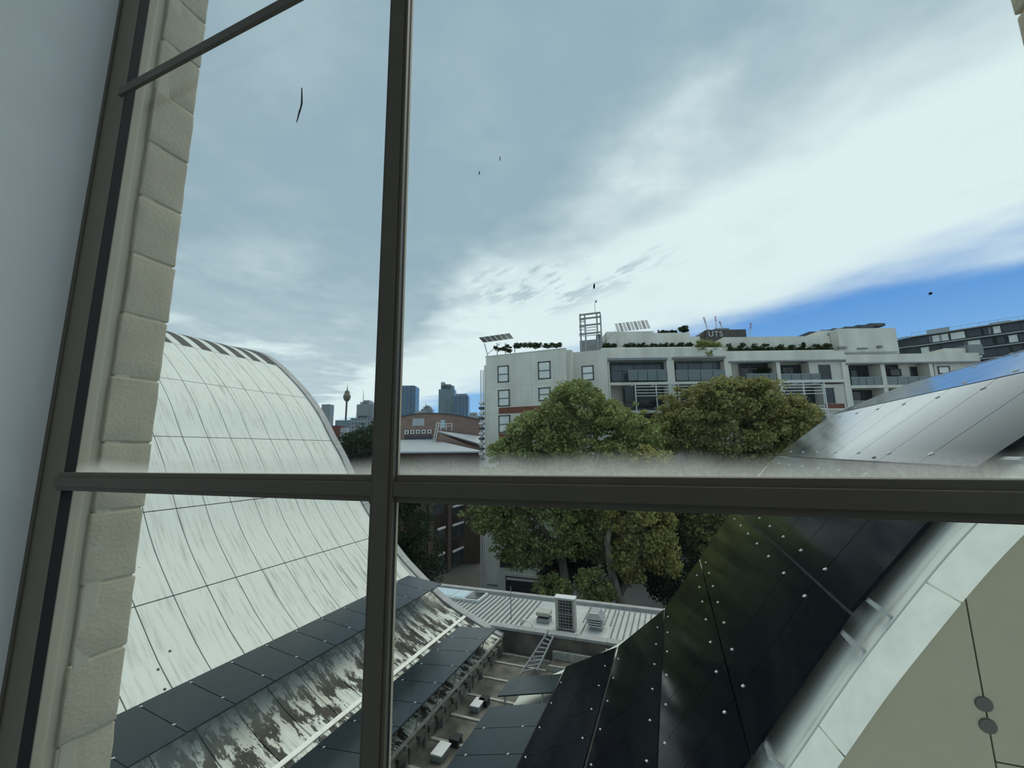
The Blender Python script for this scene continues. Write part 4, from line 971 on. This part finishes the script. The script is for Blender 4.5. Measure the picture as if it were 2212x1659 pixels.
# louvred stack tower with aerial
F1c = Face(F1.p + np.array((0, 5, 0)), (1, 0.03))
for x in (1252, 1262, 1288, 1296): part('stack_post', 'alu_dull', F1c, x - 1, 678, x + 2, 762, -0.1, 0.1)
for y in (676, 685, 700, 718): part('stack_rail', 'grey_metal', F1c, 1251, y, 1297, y + 2.5, -0.1, 0.14)
for y in (690, 694, 706, 711, 724): part('stack_louvre', 'white_metal', F1c, 1251, y, 1262, y + 2, -0.05, 0.05)
for y in (706, 712, 723): part('stack_louvre', 'white_metal', F1c, 1264, y, 1288, y + 2, -0.05, 0.05)
part('stack_base', 'grey_metal', F1c, 1252, 734, 1299, 762, -2, 0.05); part('stack_back', 'grey_metal', F1c, 1287, 722, 1297, 740, -0.6, -0.2)
a = F1c.ah(1287, 700)[0]; MB().tube([F1c.w(a, F1c.ah(1287, 678)[1]), F1c.w(a, F1c.ah(1287, 652)[1])], 0.04, 6).build('aerial', M['white_metal'], apt)
part('aerial_head', 'frame_dark', F1c, 1285.7, 649, 1288.6, 652.5, -0.08, 0.08)
# dark curved penthouse roof behind the block
for i in range(6):
    x0 = 1748 + i * 26; y0 = 716 - i * 3.6
    part('penthouse_roof_plate', 'frame_dark', F2, x0, y0, x0 + 34, y0 + 5 + (6 - i) * 0.6, -14, -9)
part('penthouse_wall', 'grey_metal', F2, 1752, 720, 1908, 745, -14, -9.5)
# roof gardens
def hedge(name, label, f, x0, x1, y0, y1, b, n, per=60, rc=0.28, size=0.15, mt='leaf_hedge', cat='hedge', bumps=None):
    base = f.w((f.ah(x0, y1, b)[0] + f.ah(x1, y1, b)[0]) / 2, f.ah((x0 + x1) / 2, y1, b)[1], b)
    t = thing(name, base, label, cat, 'roof garden plants'); s = DB / FPX; ells = []
    for i in range(n):
        x = x0 + (x1 - x0) * (i + .5) / n; a, h = f.ah(x, (y0 + y1) / 2, b); ells.append((f.w(a, h, b), ((x1 - x0) / n * s * .5, .5, (y1 - y0) * s * .42)))
    if bumps:
        for x, y, r in bumps: a, h = f.ah(x, y, b); ells.append((f.w(a, h, b), (r * s, r * s, r * s)))
    pts = blob_points(ells, n * 7 + (len(bumps) * 6 if bumps else 0), per, rc) - base
    v, fc = leaves_mesh(pts, size); newobj('foliage', np_mesh('foliage', v, fc, M[mt]), t, base)
hedge('hedge', 'clipped dark green hedge on the roof edge above the wide windows', F2, 1350, 1494, 742, 751, -0.8, 9)
hedge('hedge', 'short clipped hedge at the left end of the balcony roof', F2, 1304, 1330, 743, 752, -0.8, 3)
hedge('hedge', 'long roof planter hedge with small conifers above the balconies', F2, 1568, 1800, 752, 760, -0.9, 14, bumps=[(1578, 748, 5), (1604, 747, 6), (1629, 749, 5), (1654, 748, 5), (1683, 750, 5), (1708, 751, 5), (1735, 748, 7), (1762, 751, 7), (1785, 752, 8)])
hedge('ivy', 'ivy cascading over the roof edge between the two glazed balconies', F2, 1502, 1558, 738, 762, -0.4, 4, rc=0.42, bumps=[(1530, 742, 10), (1530, 764, 10), (1515, 748, 11), (1548, 749, 9)], mt='leaf_green', cat='climbing plant')
hedge('roof_shrub', 'round dark shrub on the penthouse wall skyline', F2, 1468, 1488, 706, 716, -3.2, 2, bumps=[(1478, 711, 7)], cat='shrub')
hedge('roof_shrub', 'row of small potted shrubs along the penthouse wall skyline', F2, 1420, 1462, 714, 720, -3.2, 5, per=30, rc=0.16, cat='shrub')
hedge('roof_garden', 'tangled green plants on the roof of the block with terracotta bands', F1, 1110, 1216, 741, 752, -0.9, 8, cat='plants')
hedge('roof_garden', 'dark climbing plant under the tilted roof louvres', F1, 1070, 1104, 744, 762, -1.2, 3, cat='plants')
hedge('potted_palm', 'leafy potted plant on the dark balcony behind glass', F2, 1632, 1664, 793, 812, -1.0, 2, cat='plant')
# white chair and table on a balcony
tb = thing('balcony_table', F2.w(F2.ah(1864, 828, -0.7)[0], F2.ah(1864, 832, -0.7)[1], -0.7), 'small white table on the right-hand balcony', 'table')
part('top', 'white_metal', F2, 1855, 815, 1871, 823, -0.9, -0.5, parent=tb); part('leg', 'white_metal', F2, 1861, 823, 1865, 832, -0.75, -0.65, parent=tb)
for x, lab in ((1384, 'white outdoor chair on the wide glazed balcony, nearer the brick band wall'), (1408, 'dark outdoor chair on the wide glazed balcony')):
    c_ = thing('outdoor_chair', F2.w(F2.ah(x, 822, -0.4)[0], F2.ah(x, 823, -0.4)[1], -0.4), lab, 'chair'); mt = 'white_metal' if x < 1400 else 'frame_dark'
    part('seat', mt, F2, x - 4, 812, x + 4, 814, -0.7, -0.2, parent=c_); part('backrest', mt, F2, x - 4, 804, x - 2, 813, -0.7, -0.2, parent=c_)
    for dx in (-4, 3): part('leg', mt, F2, x + dx, 814, x + dx + 1, 823, -0.3, -0.24, parent=c_); part('leg', mt, F2, x + dx, 814, x + dx + 1, 823, -0.68, -0.62, parent=c_)

# ------------------------------------------------------------------ brick buildings on the left
FB = Face(at(950, 920, 78), (0.9332, 0.3591))
bk = thing('brick_building', FB.w(0, ZGR, -5), 'red brick building with arched parapet and row of white air vents', 'building')
def bpart(name, mt, *a, px=True): mb = MB(); (FB.pbox if px else FB.box)(mb, *a); return mb.build(name, M[mt], bk)
top = [(800, 912), (845, 905), (880, 897), (908, 893), (935, 892.5), (965, 894), (1000, 899), (1036, 906)]
poly = [FB.w(*FB.ah(x, y)) for x, y in top]; poly = [FB.w(FB.ah(800, 950)[0], ZGR)] + poly + [FB.w(FB.ah(1036, 950)[0], ZGR)]
MB().prism(poly, -FB.n * 9).build('wall', M['red_brick'], bk)
for (x0, y0), (x1, y1) in zip(top[:-1], top[1:]):
    MB().bar(FB.w(*FB.ah(x0, y0)), FB.w(*FB.ah(x1, y1)), 0.5, 0.16).build('parapet_cap', M['frame_dark'], bk)
bpart('wall_plate', 'greyroof', 891, 904, 917, 920, 0, 0.08)
for i in range(5):
    x0 = 874 + i * 12.3; y0 = 929.5 - i * .35; v = bpart('vent_box', 'white_metal', x0, y0, x0 + 8.5, y0 + 8, 0, 0.5); mb = MB(); FB.pbox(mb, x0 + 2.5, y0 + 2, x0 + 6, y0 + 6, .5, .54); mb.build('vent_hole', M['dark'], v)
bpart('dark_band', 'frame_dark', 874, 941, 932, 948, 0, 0.15); bpart('door', 'sky_glass', 952, 907, 961, 925, 0, 0.06)
bpart('roof_ledge', 'greyroof', FB.ah(800, 950)[0], FB.ah(945, 950)[0], FB.ah(900, 955)[1], FB.ah(900, 950)[1], 0, 2.0, px=False)
a0_, a1_ = FB.ah(945, 930, 3)[0], FB.ah(1036, 930, 3)[0]
MB().prism([FB.w(a0_, FB.ah(945, 934, 3)[1], 3), FB.w(a1_, FB.ah(1036, 971, 3)[1], 3), FB.w(a1_, ZGR, 3), FB.w(a0_ - 1, ZGR, 3)], -FB.n * 1.0).build('sloped_wall', M['red_brick'], bk)
MB().prism([FB.w(a0_, FB.ah(945, 929, 3)[1], 0.2), FB.w(a1_, FB.ah(1036, 941, 3)[1], 0.2), FB.w(a1_, FB.ah(1036, 958, 3)[1], 2.9), FB.w(a0_, FB.ah(945, 931, 3)[1], 2.9)], (0, 0, -.2)).build('lean_to_roof', M['greyroof'], bk)
e0, e1 = FB.ah(800, 970, 9)[0], FB.ah(1036, 970, 9)[0]
MB().prism([FB.w(e0, FB.ah(800, 950, 3)[1], 2), FB.w(FB.ah(940, 950, 3)[0], FB.ah(940, 951, 3)[1], 2), FB.w(e1, FB.ah(1036, 973, 9)[1], 8.5), FB.w(e1, FB.ah(1036, 975, 9)[1], 9), FB.w(e0, FB.ah(860, 976, 9)[1], 9)], (0, 0, -.25)).build('lower_roof', M['greyroof'], bk)
bpart('lower_wall', 'brown_brick', e0, e1, ZGR, FB.ah(950, 979, 9)[1], 3, 8.6, px=False)
for x in (944, 949):   # access ladder
    MB().bar(FB.w(*FB.ah(x, 912, 3.2), 3.2), FB.w(*FB.ah(x - 8, 952, 3.2), 3.2), 0.12).build('ladder_rail', M['white_metal'], bk)
for i in range(6): y = 914 + i * 6.5; MB().bar(FB.w(*FB.ah(943.5 - i * 1.3, y, 3.2), 3.2), FB.w(*FB.ah(949 - i * 1.3, y, 3.2), 3.2), 0.09).build('ladder_rung', M['white_metal'], bk)
for x in (952, 964, 976): MB().bar(FB.w(*FB.ah(x, 914, 2.5), 2.5), FB.w(*FB.ah(x, 930, 2.5), 2.5), 0.1).build('railing_post', M['white_metal'], bk)
for y in (915, 921): MB().bar(FB.w(*FB.ah(950, y, 2.5), 2.5), FB.w(*FB.ah(977, y, 2.5), 2.5), 0.1).build('railing', M['white_metal'], bk)

# brown brick side facade running away along the lane, with pale sills
XB = -17.0 / abs(ray(990, 1222)[2] / ray(990, 1222)[0]) * 1.0
XB = at_z(960, 1240, ZGR)[0]
lw = thing('brick_warehouse', (XB - 3, 42, ZGR), 'brown brick side wall with pale window sills along the lane', 'building')
MB().bx(XB - 8, XB, 30, 53, ZGR, -2.2).build('wall', M['brown_brick'], lw)
def xplane(px, py): r = ray(px, py); return r * (XB / r[0])
ex5 = lambda x, y: (840 + x / 3.352, 1080 + y / 3.352)
for (xa, ya, xb, yb, hh) in ((320, 30, 400, 0, 85), (465, 50, 535, 30, 60), (355, 215, 405, 195, 90), (465, 182, 540, 160, 100), (465, 368, 540, 345, 100), (595, 320, 655, 300, 85), (320, 420, 400, 380, 100)):
    p = xplane(*ex5(xa, ya)); q = xplane(*ex5(xb, yb)); r_ = xplane(*ex5((xa + xb) / 2, (ya + yb) / 2 + hh)); z = (p[2] + q[2]) / 2
    y0, y1 = p[1], q[1]
    w = MB().bx(XB - .1, XB + .02, y0, y1, r_[2], z - .15).build('window', M['frame_dark'], lw)
    for k in range(2): MB().bx(XB + .02, XB + .04, y0 + (y1 - y0) * k / 2 + .1, y0 + (y1 - y0) * (k + 1) / 2 - .1, r_[2] + .1, z - .25).build('pane', M['pane_dark'], w)
    MB().bx(XB - .1, XB + .12, y0 - .1, y1 + .1, z - .15, z + .12).build('lintel', M['white_metal'], lw)
for x in (430, 555, 290):
    p = xplane(*ex5(x, 250)); MB().bx(XB, XB + .25, p[1] - .5, p[1] + .5, ZGR, -2.2).build('pier', M['brown_brick'], lw)

# ------------------------------------------------------------------ city towers
M['t_beige'] = window_grid_mat('tower_beige', (0.32, 0.34, 0.34), (0.13, 0.16, 0.19), 6, 4)  # far tower colours kept paler, distance haze mixed into the paint
M['t_blue'] = window_grid_mat('tower_blue_glass', (0.10, 0.17, 0.25), (0.06, 0.12, 0.20), 9, 4.5, 0.12)
M['t_grey'] = window_grid_mat('tower_grey_glass', (0.22, 0.29, 0.31), (0.10, 0.16, 0.19), 8, 4.5, 0.15)
M['t_dark'] = window_grid_mat('tower_dark', (0.26, 0.30, 0.33), (0.03, 0.05, 0.07), 7, 7, 0.28)
M['t_pale'] = mat('tower_pale', (0.42, 0.45, 0.45), 0.7, var=0.1, scale=0.05)
M['t_red'] = mat('tower_redbrick', (0.20, 0.07, 0.055), 0.8, var=0.2, scale=0.3)
M['t_gold'] = mat('turret_bronze', (0.22, 0.20, 0.14), 0.5, var=0.15, scale=0.1)
M['t_shaft'] = mat('tower_shaft', (0.17, 0.17, 0.18), 0.7)
def tower(label, x0, x1, ytop, d, mt, steps=(), bands=0, fins=0, roof=None, name='city_tower', zb=ZGR):
    f = Face(at((x0 + x1) / 2, 950, d), (0.9332 + random.uniform(-.08, .08), 0.3591)); s = d / FPX
    t = thing(name, f.w(0, zb, -20), label, 'tower', 'city skyline towers')
    wd = (x1 - x0) * s / 2; ht = at((x0 + x1) / 2, ytop, d)[2]
    mb = MB(); f.box(mb, -wd, wd, zb, ht, -2 * wd, 0); mb.build('shaft', M[mt], t)
    for (sx0, sx1, sy, smt) in steps:
        a0 = (sx0 - (x0 + x1) / 2) * s; a1 = (sx1 - (x0 + x1) / 2) * s; mb = MB(); f.box(mb, a0, a1, ht - 2, at(sx0, sy, d)[2], -1.6 * wd, -.3 * wd); mb.build('crown_step', M[smt], t)
    for i in range(bands):
        h = at(x0, ytop + 3 + i * (70.0 / bands), d)[2]; mb = MB(); f.box(mb, -wd - .3, wd + .3, h, h + s * .7, -2 * wd, .5); mb.build('floor_band', M['t_pale'], t)
    for i in range(fins):
        a = -wd + 2 * wd * (i + .5) / fins; mb = MB(); f.box(mb, a - s * .35, a + s * .35, zb, ht + s, 0, 1.2); mb.build('fin', M['t_pale'], t)
    return t, f, s
tower('pale grey tower peeping over the far edge of the white roof', 690, 709, 872, 1300, 't_beige', fins=3)
t, f, s = tower('stepped stone-coloured tower with spire left of the mullion', 767, 803, 872, 1500, 't_beige', [(772, 798, 866, 't_pale'), (778, 792, 862, 't_pale')], fins=5)
MB().tube([at(785, 863, 1500), at(785, 842, 1500)], [1.6, .4], 6).build('spire', M['t_pale'], t)
tower('slim pale tower half hidden by the mullion', 801, 812, 878, 1450, 't_pale')
tower('dark chequered apartment block below the stepped tower', 755, 806, 902, 700, 't_dark', [(768, 788, 897, 'frame_dark')], bands=6)
tower('low grey office block at the foot of the observation tower', 722, 756, 907, 760, 't_grey', bands=4)
tower('dark red brick block beside the white roof edge', 711, 735, 919, 420, 't_red', bands=0)
tower('white low block beside the dark red one', 734, 748, 924, 400, 't_pale')
tower('tall blue glass tower right of the mullion', 858, 895, 831, 1500, 't_blue', [(862, 890, 829, 't_blue')], fins=4)
t, f, s = tower('small pointed stone building between the glass towers', 908, 932, 882, 1500, 't_beige', [(912, 928, 877, 't_pale'), (916, 924, 874, 't_pale')])
MB().tube([at(920, 876, 1500), at(920, 868, 1500)], [1.2, .3], 6).build('spire', M['t_pale'], t)
tower('long low pale block below the pointed building', 896, 916, 887, 1400, 't_pale')
tower('stepped grey-green glass tower, tallest right of the mullion', 946, 981, 838, 1400, 't_grey', [(950, 978, 829, 't_grey'), (950, 958, 821, 't_pale'), (955, 972, 826, 't_grey')], fins=3)
tower('blue glass tower with rounded dark top beside the stepped glass tower', 981, 1011, 853, 1350, 't_blue', [(982, 1008, 848, 't_dark')], fins=2)
tower('pale low rooftops beside the apartment block', 1011, 1042, 897, 500, 't_pale', [(1014, 1030, 890, 't_beige')])
# observation tower
ot = thing('observation_tower', at(747, 905, 1750) * np.array((1, 1, 0)) + np.array((0, 0, ZGR)), 'slender observation tower with golden turret and mast', 'tower', 'city skyline towers')
dO = 1750; c0 = at(747, 905, dO)
def oz(y): return at(747, y, dO)[2]
sO = dO / FPX
def ring(seq, name, mt, n=20): MB().tube([(c0[0], c0[1], oz(y)) for y, _ in seq], [r * sO for _, r in seq], n).build(name, M[mt], ot)
MB().tube([(c0[0], c0[1], ZGR), (c0[0], c0[1], oz(863))], 2.0 * sO, 20).build('shaft', M['t_shaft'], ot); ring([(866, 3.5), (862, 6.5), (858, 7.4), (853, 7.6), (851, 6.5)], 'turret', 't_gold'); ring([(851, 5.6), (845, 5.0), (843, 4.2)], 'turret_crown', 't_gold'); ring([(857.5, 7.9), (855.5, 7.9)], 'turret_band', 't_shaft')
ring([(843, 2.6), (840, 1.2), (836, .6), (828, .25)], 'mast', 't_shaft', 8)

# ------------------------------------------------------------------ dark banded building, brown tower, cranes on the right skyline
rv = ray(260, 985); FD = Face(at(2100, 720, 125), (-rv[0], -rv[1]))
db = thing('banded_building', FD.w(0, ZGR, -8), 'dark multi-storey building with pale floor bands behind the balcony block', 'building')
def dpart(name, mt, *a): mb = MB(); FD.box(mb, *a); return mb.build(name, M[mt], db)
aA = FD.ah(1972, 740)[0]; aB = FD.ah(2400, 700)[0]; hTopD = FD.ah(2100, 707)[1]
M['dk_louvre'] = mat('dark_louvre_facade', (0.055, 0.065, 0.075), 0.6, var=0.5, scale=0.35)
dpart('core', 'dk_louvre', aA, aB, ZGR, hTopD, -16, -0.6)
fl = 3.3
for i in range(7):
    h = hTopD - fl * i
    dpart('floor_band', 'greyroof', aA - .6, aB, h - .28, h, -1, 0.5)
    pts = []
    for k in range(7):
        t = math.pi / 2 * k / 6; pts.append(FD.w(aA - .6 - 6 * math.sin(t), h, 0.5 - 6 * (1 - math.cos(t))))
    for p_, q_ in zip(pts[:-1], pts[1:]): MB().bar(p_, q_, 0.5, 0.28).build('floor_band', M['greyroof'], db)
    for k in range(14):
        a = aA + (aB - aA) * (k + random.uniform(0.1, .6)) / 14
        dpart('window', 'pane' if random.random() < .35 else 'frame_dark', a, a + random.uniform(2.0, 3.4), h - fl + .5, h - .7, -.7, -.5)
MB().tube([FD.w(aA - .2, ZGR, -5.8), FD.w(aA - .2, hTopD - .2, -5.8)], 5.6, 28).build('rounded_corner', M['dk_louvre'], db)
dpart('roof_plant', 'greyroof', FD.ah(1998, 700)[0], FD.ah(2050, 700)[0], hTopD, FD.ah(2045, 701)[1], -12, -4)
dpart('roof_plant', 'greyroof', FD.ah(2140, 700)[0], FD.ah(2190, 700)[0], hTopD, FD.ah(2185, 685)[1], -12, -4)
for i in range(10): a = aA + (aB - aA) * i / 10; dpart('roof_rail_post', 'alu_dull', a, a + .08, hTopD, hTopD + 1.1, -.2, -.1)
dpart('roof_rail', 'alu_dull', aA, aB, hTopD + 1.05, hTopD + 1.12, -.2, -.1)

FU = Face(at(1560, 720, 210), (0.9332, 0.3591))
ut = thing('university_tower', FU.w(0, ZGR, -10), 'brown concrete tower top with white UTS lettering above the roofline', 'tower')
M['browntower'] = mat('brown_concrete', (0.115, 0.095, 0.085), 0.8, var=0.2, scale=0.4)
mb = MB(); FU.box(mb, FU.ah(1525, 720)[0], FU.ah(1612, 720)[0], ZGR, FU.ah(1570, 712)[1], -20, 0); mb.build('tower_block', M['browntower'], ut)
MB().prism([FU.w(*FU.ah(1505, 760), -1), FU.w(*FU.ah(1526, 760), -1), FU.w(*FU.ah(1526, 713), -1), FU.w(*FU.ah(1508, 727), -1)], -FU.n * 12).build('tower_shoulder', M['browntower'], ut)
mb = MB(); FU.pbox(mb, 1545, 709, 1575, 712, -8, -2); mb.build('plant_room', M['grey_metal'], ut)
tcv = bpy.data.curves.new('lettering', 'FONT'); tcv.body = 'UTS'; tcv.size = 3.9; tcv.extrude = 0.08; tcv.space_character = 1.15; tcv.materials.append(M['white_metal'])
a, h = FU.ah(1530, 727); tmp = bpy.data.objects.new('lettering_curve', tcv); COL.objects.link(tmp); bpy.context.view_layer.update()
lme = bpy.data.meshes.new_from_object(tmp.evaluated_get(bpy.context.evaluated_depsgraph_get())); bpy.data.objects.remove(tmp)
lo = newobj('lettering', lme, ut, FU.w(a, h, 0.15))
lo.rotation_euler = (math.pi / 2, 0, math.atan2(FU.u[1], FU.u[0]))

def crane(label, bx, by, tx, ty, mast=None, d=420, col='white'):
    base = at(bx, by, d); tip = at(tx, ty, d); t = thing('tower_crane', (base[0], base[1], ZGR), label, 'crane', 'cranes on the skyline')
    MB().bar((base[0], base[1], ZGR), base, 1.0).build('mast', M['white_metal'], t)
    n = 5; w = 0.55
    for k in range(n):
        a_ = base + (tip - base) * k / n; b_ = base + (tip - base) * (k + 1) / n; mt = M['crane_red'] if k >= n - 2 else M['white_metal']
        sg = MB()
        for ox in (-w, w): sg.bar(a_ + np.array((ox, 0, 0)), b_ + np.array((ox, 0, 0)), 0.28)
        sg.bar(a_ + np.array((-w, 0, 0)), b_ + np.array((w, 0, 0)), 0.2); sg.bar(a_ + np.array((w, 0, 0)), b_ + np.array((-w, 0, 0)), 0.2); sg.build('jib_section', mt, t)
    MB().bx(base[0] - 1.6, base[0] + 1.6, base[1] - 1, base[1] + 1, base[2] - 1.5, base[2] + 1).build('slewing_unit', M['white_metal'], t)
M['crane_red'] = mat('crane_red', (0.42, 0.13, 0.12), 0.6)
crane('leaning crane jib with red tip, leftmost on the skyline', 1529, 714, 1520, 685)
crane('upright crane jib beside the leaning one', 1548, 712, 1545, 683)
crane('short leaning crane jib above the lettered tower', 1561, 711, 1554, 694)
crane('lone crane jib to the right of the lettered tower', 1619, 730, 1622, 697)
